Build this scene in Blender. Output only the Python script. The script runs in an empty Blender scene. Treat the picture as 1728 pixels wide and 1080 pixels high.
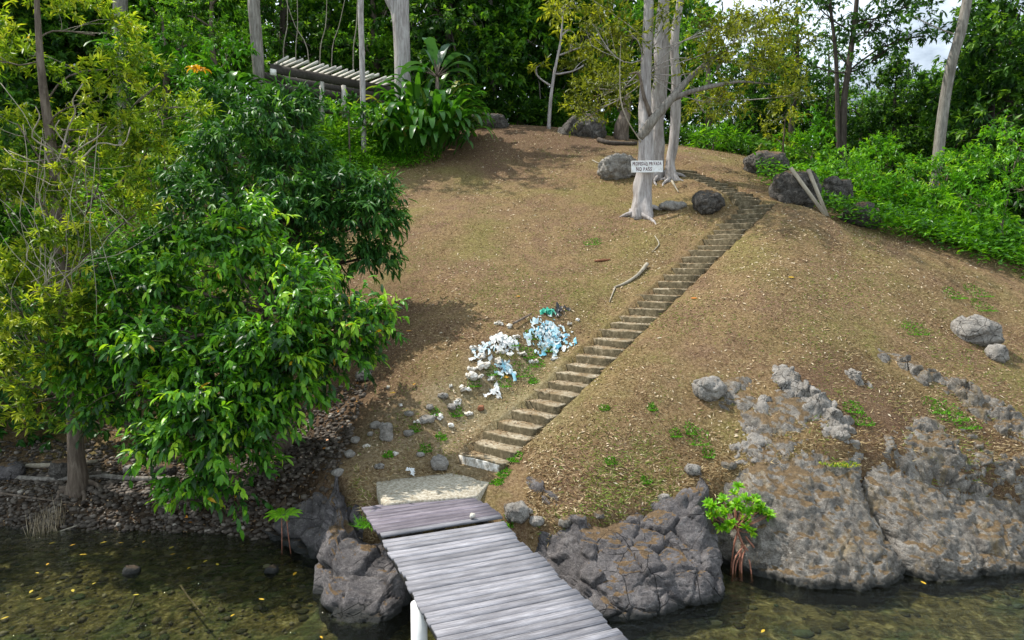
import bpy, bmesh, math, time
import numpy as np
from mathutils import Vector, Matrix
T0 = time.time()
rng = np.random.default_rng(7)
SC = bpy.context.scene
COL = SC.collection
PI = math.pi

# ------------------------------------------------------------------ camera
CAMZ, PITCH, FOC = 5.2, math.radians(4.66), 1152.0
cd = bpy.data.cameras.new('camera'); cam = bpy.data.objects.new('camera', cd); COL.objects.link(cam)
cam.location = (0, 0, CAMZ); cam.rotation_euler = (PI/2 - PITCH, 0, 0)
cd.sensor_width = 36.0; cd.lens = 24.0; cd.clip_start = 0.1; cd.clip_end = 6000
SC.camera = cam
cT, sT = math.cos(PITCH), math.sin(PITCH)

def P(px, py, Y):
    """a point at forward distance Y seen in the survey photo at (px, py)"""
    u, v = (px-864)/FOC, (540-py)/FOC
    t = Y/(cT + v*sT)
    return np.array([u*t, Y, CAMZ + t*(-sT + v*cT)])

def PZ(px, py, z):
    u, v = (px-864)/FOC, (540-py)/FOC
    t = (z-CAMZ)/(-sT + v*cT)
    return np.array([u*t, t*(cT + v*sT), z])

# ------------------------------------------------------------------ noise
def _h(ix, iy, iz, s):
    n = (ix.astype(np.int64)*374761393 + iy.astype(np.int64)*668265263 + iz.astype(np.int64)*2147483647 + s*974711) & 0xffffffff
    n = ((n ^ (n >> 13))*1274126177) & 0xffffffff
    n = ((n ^ (n >> 16))*2246822519) & 0xffffffff
    return ((n ^ (n >> 15)) & 0xffffff)/float(0xffffff)

def vnoise(p, s=0):
    p = np.asarray(p, float); i = np.floor(p); f = p-i; f = f*f*(3-2*f)
    x, y, z = i[:, 0], i[:, 1], i[:, 2]; r = 0
    for a in (0, 1):
        for b in (0, 1):
            for c in (0, 1):
                w = (f[:, 0] if a else 1-f[:, 0])*(f[:, 1] if b else 1-f[:, 1])*(f[:, 2] if c else 1-f[:, 2])
                r = r + w*_h(x+a, y+b, z+c, s)
    return r*2-1

def fbm(p, octv=4, s=0, gain=.5):
    p = np.asarray(p, float); r = 0; a = 1; tot = 0
    for k in range(octv):
        r = r + a*vnoise(p*(2.03**k)+k*17.3, s+k); tot += a; a *= gain
    return r/tot

def fbm2(x, y, octv=4, s=0):
    x = np.asarray(x, float); y = np.asarray(y, float)
    sh = np.broadcast(x, y).shape
    p = np.stack([np.broadcast_to(x, sh).ravel(), np.broadcast_to(y, sh).ravel(), np.full(int(np.prod(sh)) if sh else 1, .37)], 1)
    return fbm(p, octv, s).reshape(sh)

def voro(p, s=0):
    i = np.floor(p); f1 = np.full(len(p), 9.); f2 = np.full(len(p), 9.); cid = np.zeros(len(p)); dv = np.zeros_like(p)
    for a in (-1, 0, 1):
        for b in (-1, 0, 1):
            for c in (-1, 0, 1):
                q = i + np.array([a, b, c]); x, y, z = q[:, 0], q[:, 1], q[:, 2]
                o = np.stack([_h(x, y, z, s+1), _h(x, y, z, s+2), _h(x, y, z, s+3)], 1)
                d = np.linalg.norm(q+o-p, axis=1); near = d < f1; dv[near] = (p-q-o)[near]
                f2 = np.where(near, f1, np.minimum(f2, d)); cid = np.where(near, _h(x, y, z, s+4), cid); f1 = np.where(near, d, f1)
    return f1, f2, cid, dv

def sstep(a, b, x):
    t = np.clip((x-a)/(b-a), 0, 1); return t*t*(3-2*t)

def nrm(v):
    v = np.asarray(v, float); return v/np.maximum(np.linalg.norm(v, axis=-1, keepdims=True), 1e-9)

# ------------------------------------------------------------------ terrain
SA = np.array([-0.62, 12.90, 1.46]); SB = np.array([7.80, 21.75, 7.22])      # lower flight, nose line
SCp = P(1270, 336, 22.1); SD = P(1150, 284, 27.0)                           # upper flight
ctl = [SA, SB, SCp, SD, SA+(SB-SA)*.25, SA+(SB-SA)*.5, SA+(SB-SA)*.75]
for a in [(930, 215, 36), (800, 215, 36), (1050, 236, 35), (1200, 255, 31.5), (1285, 285, 28), (1350, 345, 23.6), (1452, 388, 21.6), (1600, 424, 20.2), (1728, 466, 19.2), (1330, 398, 19.2), (1400, 430, 18.6), (1500, 430, 18.6),
          (1650, 575, 15.5), (1300, 600, 14.4), (1500, 700, 12.9), (1400, 760, 12.2), (1640, 790, 12.2), (1350, 655, 13.5), (1500, 600, 14.6),
          (1000, 600, 14.7), (950, 800, 12.3), (1150, 800, 12.3), (1000, 872, 11.2), (1150, 850, 11.6), (1250, 760, 12.5), (1200, 640, 14), (1300, 470, 16.7), (1200, 470, 17.5), (1450, 470, 17.1),
          (700, 700, 13.9), (610, 790, 12.5), (700, 500, 18.8), (700, 400, 22.5), (850, 300, 28.5), (1080, 366, 22.5), (900, 450, 20), (650, 292, 29), (560, 235, 33), (850, 600, 15.4), (760, 620, 15.2),
          ]:
    ctl.append(P(*a))
for a in [(650, 832), (720, 842), (790, 830), (830, 800), (745, 812)]: ctl.append(PZ(*a, 1.06))
for a in [(690, 790, 1.3), (850, 790, 1.4), (745, 775, 1.4)]: ctl.append(PZ(*a))
for a in [(-8.9, 14, .55), (-11.5, 15, .7), (-7, 13.4, .38), (-5.2, 13, .45), (-7, 16, 1.0), (-11, 18, 1.7), (-5.5, 15.5, 1.3), (-9, 22, 4.0), (-14, 26, 6.2), (-20, 30, 8.9), (-20, 17, 1.6), (-3.2, 12.2, 1.0),
          (-17, 38, 12.3), (0, 50, 13), (-30, 50, 13.5), (-34, 30, 9), (-40, 16, 2), (20, 42, 9.5), (40, 40, 4), (24, 24, 3.9), (40, 20, 1.4), (14, 14, 2.6), (20, 15, 2.2), (0, 72, 11), (-40, 72, 11), (40, 72, 4), (9.5, 12.6, 1.7), (11.5, 16, 3.3)]:
    ctl.append(np.array(a, float))
ctl = np.array(ctl)
def _U(r2): return np.where(r2 > 1e-12, r2*np.log(np.maximum(r2, 1e-12)), 0)
_n = len(ctl); _d2 = ((ctl[:, None, :2]-ctl[None, :, :2])**2).sum(2)
_A = np.zeros((_n+3, _n+3)); _A[:_n, :_n] = _U(_d2)+np.eye(_n)*1.2; _A[:_n, _n] = 1; _A[:_n, _n+1:] = ctl[:, :2]; _A[_n:, :_n] = _A[:_n, _n:].T
_w = np.linalg.solve(_A, np.concatenate([ctl[:, 2], [0, 0, 0]]))

def hill(x, y):
    x, y = np.broadcast_arrays(np.asarray(x, float), np.asarray(y, float)); o = np.empty(x.size); xf, yf = x.ravel(), y.ravel()
    for i in range(0, x.size, 40000):
        a, b = xf[i:i+40000], yf[i:i+40000]
        o[i:i+40000] = _U((a[:, None]-ctl[:, 0])**2+(b[:, None]-ctl[:, 1])**2)@_w[:_n] + _w[_n]+_w[_n+1]*a+_w[_n+2]*b
    return o.reshape(x.shape)

_SX = [-90, -30, -12, -9, -6.5, -5, -3.9, -3.2, -2.4, -1.5, 0, 1, 2, 3, 3.4, 4.2, 6, 8, 12, 20, 40, 90]
_SY = [20, 14.5, 13.0, 12.55, 12.45, 12.35, 12.35, 11.9, 11.1, 10.95, 10.75, 10.7, 10.95, 11.2, 11.6, 11.6, 11.8, 11.7, 12, 14, 20, 30]
_WX = [-90, -5.5, -4, -2.6, 40, 90]; _WY = [2.2, 1.4, .9, .55, .6, 1]
def seg_local(x, y, A, B):
    d = B-A; L = math.hypot(d[0], d[1]); ux, uy = d[0]/L, d[1]/L
    t = (x-A[0])*ux+(y-A[1])*uy; s = (x-A[0])*(-uy)+(y-A[1])*ux     # s>0 to the left going up
    return t, s, L

DM = np.array([.05, 14.55])
def gh(x, y):
    return np.maximum(hill(x, y), .12) + .17*np.exp(-(((x-DM[0])/.95)**2+((y-DM[1])/1.15)**2))+ .03*fbm2(x*.5, y*.5, 4, 3)+.026*fbm2(x*2.6, y*2.6, 4, 9)
def gz(x, y):
    x, y = np.broadcast_arrays(np.asarray(x, float), np.asarray(y, float))
    ys = np.interp(x, _SX, _SY) + .12*fbm2(x*1.3, y*0, 3, 5); w = np.interp(x, _WX, _WY)
    s = y-ys
    h = gh(x, y)
    R = np.hypot(x*.9, (y-40)*.9); h = h*(1-sstep(55, 95, R))-6*sstep(70, 120, R)
    bed = -.14+np.minimum(s, 0)*.13+.05*fbm2(x*.8, y*.8, 4, 21); bed = np.maximum(bed, -3.0-np.clip(-s-20, 0, 400)*.01)
    k = sstep(0, 1, s/w)
    z = bed*(1-k)+h*k
    for A, B, hw in ((SA, SB, .60), (SCp, SD, .62)):
        t, lat, L = seg_local(x, y, A, B); ramp = A[2]+(B[2]-A[2])*np.clip(t/L, 0, 1.0)
        m = (t > -.2) & (t < L+.1)
        hl = hw+(-.17+.12*fbm2(x*2.5, y*2.5, 2, 61))*sstep(.6, 1.6, t)
        m2 = m & (lat > -hw) & (lat < hl); z = np.where(m2, np.minimum(z, ramp-.20), z)
        k1 = sstep(1.9+1.6*sstep(0, -.5, lat), hw-.1, np.abs(lat))*sstep(-.2, .5, t)*sstep(L+.2, L-.3, t)
        tgt = np.where(lat > 0, ramp+.0, ramp-.04)
        z = np.where(m2, z, z*(1-k1)+tgt*k1)
    return z

def gp(x, y): return float(gz(np.array([x]), np.array([y]))[0])

def G(px, py, y0=9.0, y1=60.0):
    """where the line of sight through (px, py) meets the ground"""
    Ys = np.linspace(y0, y1, 1400); u, v = (px-864)/FOC, (540-py)/FOC; t = Ys/(cT+v*sT)
    z = CAMZ+t*(-sT+v*cT); d = z-gz(u*t, Ys); i = np.argmax(d < 0)
    if d[i] >= 0: i = len(Ys)-1
    return np.array([u*t[i], Ys[i], gp(u*t[i], Ys[i])])

# ------------------------------------------------------------------ mesh helpers
def mk(name, V, quads=None, tris=None, mat=None, smooth=False, tint=None, attrs=None):
    me = bpy.data.meshes.new(name); V = np.asarray(V, np.float32)
    q = np.zeros((0, 4), np.int32) if quads is None or len(quads) == 0 else np.asarray(quads, np.int32)
    t = np.zeros((0, 3), np.int32) if tris is None or len(tris) == 0 else np.asarray(tris, np.int32)
    me.vertices.add(len(V)); me.vertices.foreach_set('co', V.ravel())
    lp = np.concatenate([q.ravel(), t.ravel()]).astype(np.int32); me.loops.add(len(lp)); me.loops.foreach_set('vertex_index', lp)
    ls = np.concatenate([np.arange(len(q))*4, len(q)*4+np.arange(len(t))*3]).astype(np.int32)
    me.polygons.add(len(ls)); me.polygons.foreach_set('loop_start', ls)
    if smooth: me.polygons.foreach_set('use_smooth', np.ones(len(ls), bool))
    for nm, arr in ([('tint', tint)] if tint is not None else [])+list((attrs or {}).items()):
        at = me.attributes.new(nm, 'FLOAT', 'POINT'); at.data.foreach_set('value', np.asarray(arr, np.float32))
    me.update(calc_edges=True)
    if mat: me.materials.append(mat)
    return me

class Acc:
    def __init__(s): s.V = []; s.Q = []; s.T = []; s.t = []; s.n = 0
    def add(s, V, Q=None, T=None, tint=.5):
        V = np.asarray(V, float)
        if Q is not None and len(Q): s.Q.append(np.asarray(Q)+s.n)
        if T is not None and len(T): s.T.append(np.asarray(T)+s.n)
        s.V.append(V); s.t.append(np.full(len(V), tint) if np.isscalar(tint) else np.asarray(tint)); s.n += len(V)
    def mesh(s, name, mat, smooth=False, off=None):
        V = np.concatenate(s.V)
        if off is not None: V = V-np.asarray(off)
        return mk(name, V, np.concatenate(s.Q) if s.Q else None, np.concatenate(s.T) if s.T else None, mat, smooth, np.concatenate(s.t))

def tag(o, label=None, cat=None, group=None, kind=None):
    for k, v in (('label', label), ('category', cat), ('group', group), ('kind', kind)):
        if v: o[k] = v
    return o
def link(name, data, parent=None, loc=None):
    o = bpy.data.objects.new(name, data); COL.objects.link(o)
    if loc is not None: o.location = [float(c) for c in loc]
    if parent: o.parent = parent
    return o
def root(name, loc, label, cat, group=None):
    o = link(name, None, loc=loc); o.empty_display_size = .2; return tag(o, label, cat, group)
def dup(r, loc, rz=0, sc=1, label=None):
    c = r.copy(); COL.objects.link(c); c.location = [float(v) for v in loc]; c.rotation_euler = (0, 0, rz); c.scale = (sc, sc, sc) if np.isscalar(sc) else sc
    if label: c['label'] = label
    for ch in list(r.children):
        d = ch.copy(); COL.objects.link(d); d.parent = c
        for g in list(ch.children):
            e = g.copy(); COL.objects.link(e); e.parent = d
    return c

def spline(pts, n):
    pts = np.asarray(pts, float)
    if len(pts) == 2: return pts[0]+(pts[1]-pts[0])*np.linspace(0, 1, n)[:, None]
    q = np.vstack([2*pts[0]-pts[1], pts, 2*pts[-1]-pts[-2]]); out = []
    for u in np.linspace(0, len(pts)-1-1e-6, n):
        i = int(u); f = u-i; a, b, c, d = q[i:i+4]
        out.append(.5*((2*b)+(-a+c)*f+(2*a-5*b+4*c-d)*f*f+(-a+3*b-3*c+d)*f**3))
    return np.array(out)

def tube(pts, rad, sides=8, lump=0., seed=0, cap=True, flare=None):
    pts = np.asarray(pts, float); n = len(pts); rad = np.broadcast_to(np.asarray(rad, float), (n,))
    d = np.gradient(pts, axis=0); d = nrm(d); ref = np.array([0.13, .99, .02]) if abs(d[0][1]) < .8 else np.array([1., 0, 0])
    V = []; a = nrm(np.cross(d[0], ref))
    ang = np.linspace(0, 2*PI, sides, endpoint=False)
    for i in range(n):
        a = nrm(a-d[i]*np.dot(a, d[i])); b = np.cross(d[i], a)
        r = rad[i]*np.ones(sides)
        if lump: r = r*(1+lump*vnoise(np.stack([np.cos(ang)*1.3+seed*3.1, np.sin(ang)*1.3, np.full(sides, i*.45)], 1), seed))
        if flare is not None: r = r*flare(i/(n-1), ang)
        V.append(pts[i]+(np.cos(ang)*r)[:, None]*a+(np.sin(ang)*r)[:, None]*b)
    V = np.concatenate(V); i, j = np.meshgrid(np.arange(n-1), np.arange(sides), indexing='ij'); k = (j+1) % sides
    Q = np.stack([i*sides+j, i*sides+k, (i+1)*sides+k, (i+1)*sides+j], -1).reshape(-1, 4); T = None
    if cap:
        V = np.vstack([V, pts[0], pts[-1]]); c0, c1 = n*sides, n*sides+1; j = np.arange(sides); k = (j+1) % sides
        T = np.vstack([np.stack([k, j, np.full(sides, c0)], 1), np.stack([j+(n-1)*sides, k+(n-1)*sides, np.full(sides, c1)], 1)])
    return V, Q, T

# leaf templates: columns along, across, out of plane
LEAF8 = (np.array([(0, 0, 0), (.28, -.42, .05), (.28, 0, 0), (.28, .42, .05), (.65, -.4, .0), (.65, 0, -.06), (.65, .4, .0), (1, 0, -.2)]),
         np.array([(0, 2, 1), (0, 3, 2), (1, 2, 5), (1, 5, 4), (2, 3, 6), (2, 6, 5), (4, 5, 7), (5, 6, 7)]))
LEAF4 = (np.array([(0, 0, 0), (.45, -.5, .05), (1, 0, -.12), (.45, .5, .05)]), np.array([(0, 2, 1), (0, 3, 2)]))
BLADE = (np.array([(0, -.5, 0), (0, .5, 0), (1, 0, -.1)]), np.array([(0, 1, 2)]))

def leaves(acc, pos, ax, up, L, W, tpl, tint):
    N = len(pos)
    if N == 0: return
    ax = nrm(ax); n = nrm(up-ax*(up*ax).sum(1, keepdims=True)); s = np.cross(n, ax)
    tv, tf = tpl; k = len(tv); L = np.broadcast_to(L, (N,))[:, None, None]; W = np.broadcast_to(W, (N,))[:, None, None]
    V = pos[:, None, :]+tv[None, :, 0, None]*L*ax[:, None, :]+tv[None, :, 1, None]*W*s[:, None, :]+tv[None, :, 2, None]*L*n[:, None, :]
    F = tf[None]+(np.arange(N)*k)[:, None, None]
    acc.add(V.reshape(-1, 3), T=F.reshape(-1, 3), tint=np.repeat(tint, k))

def rdir(n): return nrm(rng.normal(size=(n, 3)))

# ------------------------------------------------------------------ materials
def nodes(name):
    m = bpy.data.materials.new(name); m.use_nodes = True; nt = m.node_tree; nt.nodes.clear()
    out = nt.nodes.new('ShaderNodeOutputMaterial'); return m, nt, out
def N(nt, typ, ins=None, **kw):
    n = nt.nodes.new(typ)
    for k, v in kw.items(): setattr(n, k, v)
    for k, v in (ins or {}).items():
        if hasattr(v, 'is_output') or isinstance(v, bpy.types.NodeSocket): nt.links.new(v, n.inputs[k])
        else: n.inputs[k].default_value = v
    return n
def ramp(nt, fac, stops, interp='LINEAR'):
    n = nt.nodes.new('ShaderNodeValToRGB'); n.color_ramp.interpolation = interp; e = n.color_ramp.elements
    while len(e) < len(stops): e.new(.5)
    for el, (p, c) in zip(e, stops): el.position = p; el.color = (c[0], c[1], c[2], 1) if not np.isscalar(c) else (c, c, c, 1)
    nt.links.new(fac, n.inputs[0]); return n.outputs[0]
def mix(nt, fac, a, b, mode='MIX'):
    n = nt.nodes.new('ShaderNodeMix'); n.data_type = 'RGBA'; n.blend_type = mode
    for s, v in ((n.inputs[0], fac), (n.inputs[6], a), (n.inputs[7], b)):
        if isinstance(v, bpy.types.NodeSocket): nt.links.new(v, s)
        elif np.isscalar(v): s.default_value = v
        else: s.default_value = (v[0], v[1], v[2], 1)
    return n.outputs[2]
def mth(nt, op, a, b=0., c=None, clamp=False):
    n = nt.nodes.new('ShaderNodeMath'); n.operation = op; n.use_clamp = clamp
    for s, v in zip(n.inputs, (a, b, c)):
        if v is None: continue
        if isinstance(v, bpy.types.NodeSocket): nt.links.new(v, s)
        else: s.default_value = v
    return n.outputs[0]
def noise(nt, vec, scale, detail=4, rough=.55, dist=0.):
    n = N(nt, 'ShaderNodeTexNoise', {'Scale': scale, 'Detail': detail, 'Roughness': rough, 'Distortion': dist})
    if vec is not None: nt.links.new(vec, n.inputs['Vector'])
    return n.outputs['Fac']
def wpos(nt): return N(nt, 'ShaderNodeNewGeometry').outputs['Position']
def opos(nt): return N(nt, 'ShaderNodeTexCoord').outputs['Object']
def scalev(nt, v, s):
    n = N(nt, 'ShaderNodeMapping'); n.inputs['Scale'].default_value = s; nt.links.new(v, n.inputs['Vector']); return n.outputs[0]
def bump(nt, h, strength=.5, dist=.02):
    return N(nt, 'ShaderNodeBump', {'Height': h, 'Strength': strength, 'Distance': dist}).outputs[0]
def attr(nt, nm): return N(nt, 'ShaderNodeAttribute', attribute_name=nm).outputs['Fac']
def pbsdf(nt, out, col, rough=.8, spec=.3, nor=None):
    b = N(nt, 'ShaderNodeBsdfPrincipled', {'Roughness': rough, 'Specular IOR Level': spec})
    if isinstance(col, bpy.types.NodeSocket): nt.links.new(col, b.inputs['Base Color'])
    else: b.inputs['Base Color'].default_value = (*col, 1)
    if nor is not None: nt.links.new(nor, b.inputs['Normal'])
    if out: nt.links.new(b.outputs[0], out.inputs[0])
    return b

def m_leaf(name, stops, trans=.35, rough=.42, spec=.35, tcol=(1.25, 1.2, .55)):
    m, nt, out = nodes(name)
    c = ramp(nt, attr(nt, 'tint'), stops)
    b = pbsdf(nt, None, c, rough, spec)
    tc = mix(nt, 1., c, tcol, 'MULTIPLY')
    t = N(nt, 'ShaderNodeBsdfTranslucent', {'Color': tc}); mx = N(nt, 'ShaderNodeMixShader', {0: trans})
    nt.links.new(b.outputs[0], mx.inputs[1]); nt.links.new(t.outputs[0], mx.inputs[2]); nt.links.new(mx.outputs[0], out.inputs[0]); return m

def m_bark(name, c1, c2, c3, sc=6., zs=.25, bs=.6):
    m, nt, out = nodes(name); p = wpos(nt)
    n1 = noise(nt, scalev(nt, p, (sc, sc, sc*zs)), 1.6, 8, .7, .4); n2 = noise(nt, p, 1.3, 4, .6)
    c = ramp(nt, n1, [(.25, c1), (.5, c2), (.75, c3)]); c = mix(nt, ramp(nt, n2, [(.5, 0.), (.75, .55)]), c, c1)
    pbsdf(nt, out, c, .85, .2, bump(nt, n1, bs, .03)); return m

def m_rock(name, dark, mid, light, soil=None, soilamt=.5, lich=.4, sc=1., ochre=None, cracks=1.):
    m, nt, out = nodes(name); p = wpos(nt)
    n1 = noise(nt, p, 3.2*sc, 12, .74, .3); n2 = noise(nt, p, 17*sc, 8, .75); n3 = noise(nt, p, .9, 5, .6); n4 = noise(nt, p, 48*sc, 5, .7)
    c = ramp(nt, n1, [(.3, dark), (.5, mid), (.72, light)])
    c = mix(nt, ramp(nt, n2, [(.55, 0.), (.68, lich)]), c, (.46, .44, .40))
    c = mix(nt, ramp(nt, n2, [(.30, .85), (.45, 0.)]), c, [k*.35 for k in dark])
    c = mix(nt, .75, c, ramp(nt, n4, [(.3, .45), (.68, 1.45)]), 'MULTIPLY')
    if ochre: c = mix(nt, ramp(nt, noise(nt, scalev(nt, p, (1.5, 1.5, .6)), 1.5, 9, .75, .6), [(.53, 0.), (.66, .75)]), c, mix(nt, n2, [k*.5 for k in ochre], [k*1.5 for k in ochre]))
    wv = mix(nt, .10, p, N(nt, 'ShaderNodeTexNoise', {'Scale': 5., 'Detail': 4.}).outputs['Color'])
    v = N(nt, 'ShaderNodeTexVoronoi', {'Scale': 2.4*sc}, feature='DISTANCE_TO_EDGE'); nt.links.new(wv, v.inputs['Vector'])
    crack = mth(nt, 'MAXIMUM', ramp(nt, v.outputs['Distance'], [(0., 0.), (.02, 1.)]), ramp(nt, n3, [(.44, 1.), (.56, 1-cracks)]))
    c = mix(nt, mth(nt, 'SUBTRACT', 1., crack), c, [k*.3 for k in dark])
    if soil:
        nz = N(nt, 'ShaderNodeSeparateXYZ', {0: N(nt, 'ShaderNodeNewGeometry').outputs['Normal']}).outputs[2]
        f = ramp(nt, mth(nt, 'ADD', mth(nt, 'MULTIPLY', nz, .62), mth(nt, 'MULTIPLY', noise(nt, p, 1.6, 8, .7, .3), .8)), [(1.06-soilamt*.4, 0.), (1.13-soilamt*.4, 1.)])
        c = mix(nt, f, c, ramp(nt, noise(nt, p, 17, 8, .75), [(.28, [k*.45 for k in soil]), (.5, soil), (.74, [k*2.3 for k in soil])]))
    z = N(nt, 'ShaderNodeSeparateXYZ', {0: p}).outputs[2]
    wet = ramp(nt, mth(nt, 'ADD', z, mth(nt, 'MULTIPLY', n1, .2)), [(.15, .92), (.27, 0.)])
    c = mix(nt, wet, c, (.022, .024, .022))
    h = mth(nt, 'ADD', mth(nt, 'ADD', n1, mth(nt, 'MULTIPLY', n2, .6)), mth(nt, 'ADD', mth(nt, 'MULTIPLY', n4, .3), mth(nt, 'MULTIPLY', crack, .5)))
    pbsdf(nt, out, c, .82, .25, bump(nt, h, 1., .07)); return m

def m_plain(name, col, rough=.7, spec=.3, var=.25, sc=8., bs=.2, stops=None):
    m, nt, out = nodes(name); p = wpos(nt); n1 = noise(nt, p, sc, 6, .65)
    c = ramp(nt, n1, stops or [(.3, [k*(1-var) for k in col]), (.7, [min(1, k*(1+var)) for k in col])])
    pbsdf(nt, out, c, rough, spec, bump(nt, n1, bs, .02)); return m
def m_tint(name, stops, rough=.8, spec=.2, nsc=12., namt=.3):
    m, nt, out = nodes(name); p = wpos(nt); n1 = noise(nt, p, nsc, 6, .7)
    c = ramp(nt, attr(nt, 'tint'), stops); c = mix(nt, namt, c, ramp(nt, n1, [(.3, .15), (.7, 1.)]), 'MULTIPLY')
    pbsdf(nt, out, c, rough, spec, bump(nt, n1, .3, .01)); return m

# ground -----------------------------------------------------------
def m_ground():
    m, nt, out = nodes('ground_soil'); p = wpos(nt)
    big = noise(nt, p, .33, 5, .6, .3); med = noise(nt, p, 1.7, 6, .65, .2); fine = noise(nt, p, 16, 8, .75); grit = noise(nt, p, 60, 4, .7)
    dry = ramp(nt, fine, [(.28, (.05, .032, .016)), (.47, (.18, .118, .055)), (.6, (.275, .19, .096)), (.75, (.48, .375, .225))])
    red = ramp(nt, fine, [(.28, (.042, .026, .017)), (.5, (.15, .088, .05)), (.76, (.40, .285, .185))])
    grn = ramp(nt, fine, [(.28, (.05, .042, .013)), (.5, (.165, .14, .042)), (.75, (.36, .31, .12))])
    c = mix(nt, ramp(nt, mth(nt, 'ADD', mth(nt, 'MULTIPLY', med, .6), mth(nt, 'MULTIPLY', noise(nt, p, .7, 6, .65, .5), .4)), [(.44, 0.), (.56, 1.)]), dry, red)
    c = mix(nt, ramp(nt, mth(nt, 'ADD', mth(nt, 'MULTIPLY', big, .65), mth(nt, 'MULTIPLY', med, .35)), [(.47, 0.), (.60, .8)]), c, grn)
    c = mix(nt, attr(nt, 'bare'), c, ramp(nt, fine, [(.25, (.045, .028, .018)), (.55, (.12, .07, .042)), (.8, (.26, .17, .11))]))
    c = mix(nt, attr(nt, 'rubble'), c, ramp(nt, fine, [(.25, (.09, .07, .035)), (.5, (.25, .20, .115)), (.75, (.5, .45, .34))]))
    v = N(nt, 'ShaderNodeTexVoronoi', {'Scale': 11.}); nt.links.new(p, v.inputs['Vector'])
    peb = mix(nt, .55, ramp(nt, v.outputs['Color'], [(.1, (.016, .011, .007)), (.5, (.055, .038, .025)), (.9, (.13, .098, .07))]), ramp(nt, fine, [(.3, .35), (.7, 1.2)]), 'MULTIPLY')
    c = mix(nt, ramp(nt, grit, [(.56, 0.), (.66, .55)]), c, (.50, .41, .28)); c = mix(nt, ramp(nt, grit, [(.33, .6), (.43, 0.)]), c, (.05, .032, .018))
    c = mix(nt, attr(nt, 'beach'), c, peb)
    bn = noise(nt, p, 5.5, 9, .72, .8); bn2 = noise(nt, p, 1.1, 6, .65, .5)
    bed = ramp(nt, bn, [(.3, (.014, .012, .006)), (.46, (.062, .052, .023)), (.58, (.16, .135, .065)), (.72, (.40, .35, .22))])
    bed = mix(nt, ramp(nt, bn2, [(.48, 0.), (.62, .7)]), bed, ramp(nt, bn, [(.35, (.018, .03, .014)), (.65, (.09, .13, .065))]))
    bed = mix(nt, ramp(nt, grit, [(.6, 0.), (.72, .5)]), bed, (.4, .37, .25))
    c = mix(nt, attr(nt, 'bed'), c, bed)
    h = mth(nt, 'ADD', fine, mth(nt, 'ADD', mth(nt, 'MULTIPLY', grit, .4), mth(nt, 'MULTIPLY', v.outputs['Distance'], mth(nt, 'MULTIPLY', attr(nt, 'beach'), -1.5))))
    pbsdf(nt, out, c, .95, .1, bump(nt, h, 1., .05)); return m

def m_water():
    m, nt, out = nodes('shallow_water'); p = wpos(nt)
    w1 = noise(nt, scalev(nt, p, (1, 1.8, 1)), 2.4, 3, .55, .6); w2 = noise(nt, scalev(nt, p, (1, 1.6, 1)), 9, 4, .65, .5)
    nb = bump(nt, mth(nt, 'ADD', w1, mth(nt, 'MULTIPLY', w2, .45)), .9, .06)
    g = N(nt, 'ShaderNodeBsdfGlossy', {'Roughness': .02, 'Normal': nb, 'Color': (.95, 1, 1, 1)})
    t = N(nt, 'ShaderNodeBsdfTransparent', {'Color': (.80, .83, .66, 1)})
    f = N(nt, 'ShaderNodeFresnel', {'IOR': 1.33, 'Normal': nb}).outputs[0]
    mx = N(nt, 'ShaderNodeMixShader', {0: f}); nt.links.new(t.outputs[0], mx.inputs[1]); nt.links.new(g.outputs[0], mx.inputs[2]); nt.links.new(mx.outputs[0], out.inputs[0]); return m

def m_wood(name, c1, c2, c3, along=(0.6, 9, 9)):
    m, nt, out = nodes(name); p = opos(nt); q = scalev(nt, p, along)
    g = noise(nt, q, 3., 8, .7, .3); b = noise(nt, scalev(nt, p, (.8, 2.2, 1)), 1.4, 5, .65); t = attr(nt, 'tint')
    c = ramp(nt, g, [(.25, c1), (.5, c2), (.72, c3)])
    c = mix(nt, ramp(nt, b, [(.45, 0.), (.68, .75)]), c, [k*.55 for k in c2])
    c = mix(nt, 1., c, ramp(nt, t, [(0., .55), (1., 1.2)]), 'MULTIPLY')
    pbsdf(nt, out, c, .8, .25, bump(nt, g, .5, .01)); return m

M = {}
M['ground'] = m_ground(); M['water'] = m_water()
M['k1'] = m_leaf('broad_leaf', [(0, (.014, .055, .009)), (.35, (.045, .165, .013)), (.62, (.13, .35, .018)), (.9, (.30, .55, .03)), (.97, (.42, .52, .03)), (1, (.55, .33, .02))], .4, .38, .4)
M['k2'] = m_leaf('mango_leaf', [(0, (.013, .058, .013)), (.5, (.04, .135, .022)), (.85, (.085, .22, .028)), (1, (.16, .32, .035))], .33, .42, .22)
M['j'] = m_leaf('yellowish_leaf', [(0, (.04, .088, .010)), (.4, (.13, .22, .016)), (.7, (.28, .39, .026)), (.93, (.50, .53, .045)), (1, (.55, .35, .03))], .4, .45, .25, (1.12, 1.2, .5))
M['olive'] = m_leaf('olive_leaf', [(0, (.05, .07, .010)), (.4, (.13, .165, .016)), (.7, (.29, .33, .025)), (.92, (.46, .50, .04)), (1, (.22, .13, .025))], .45)
M['bg'] = m_leaf('forest_leaf', [(0, (.02, .07, .009)), (.5, (.065, .195, .017)), (.85, (.16, .35, .024)), (1, (.26, .46, .03))], .48, .45, .25)
M['bgd'] = m_leaf('dark_forest_leaf', [(0, (.014, .050, .011)), (.5, (.046, .13, .02)), (.85, (.11, .245, .026)), (1, (.20, .35, .03))], .48, .45, .25)
M['shrub'] = m_leaf('bright_shrub_leaf', [(0, (.018, .075, .006)), (.4, (.075, .24, .010)), (.75, (.17, .42, .014)), (1, (.30, .54, .025))], .4, .4, .35)
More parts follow.
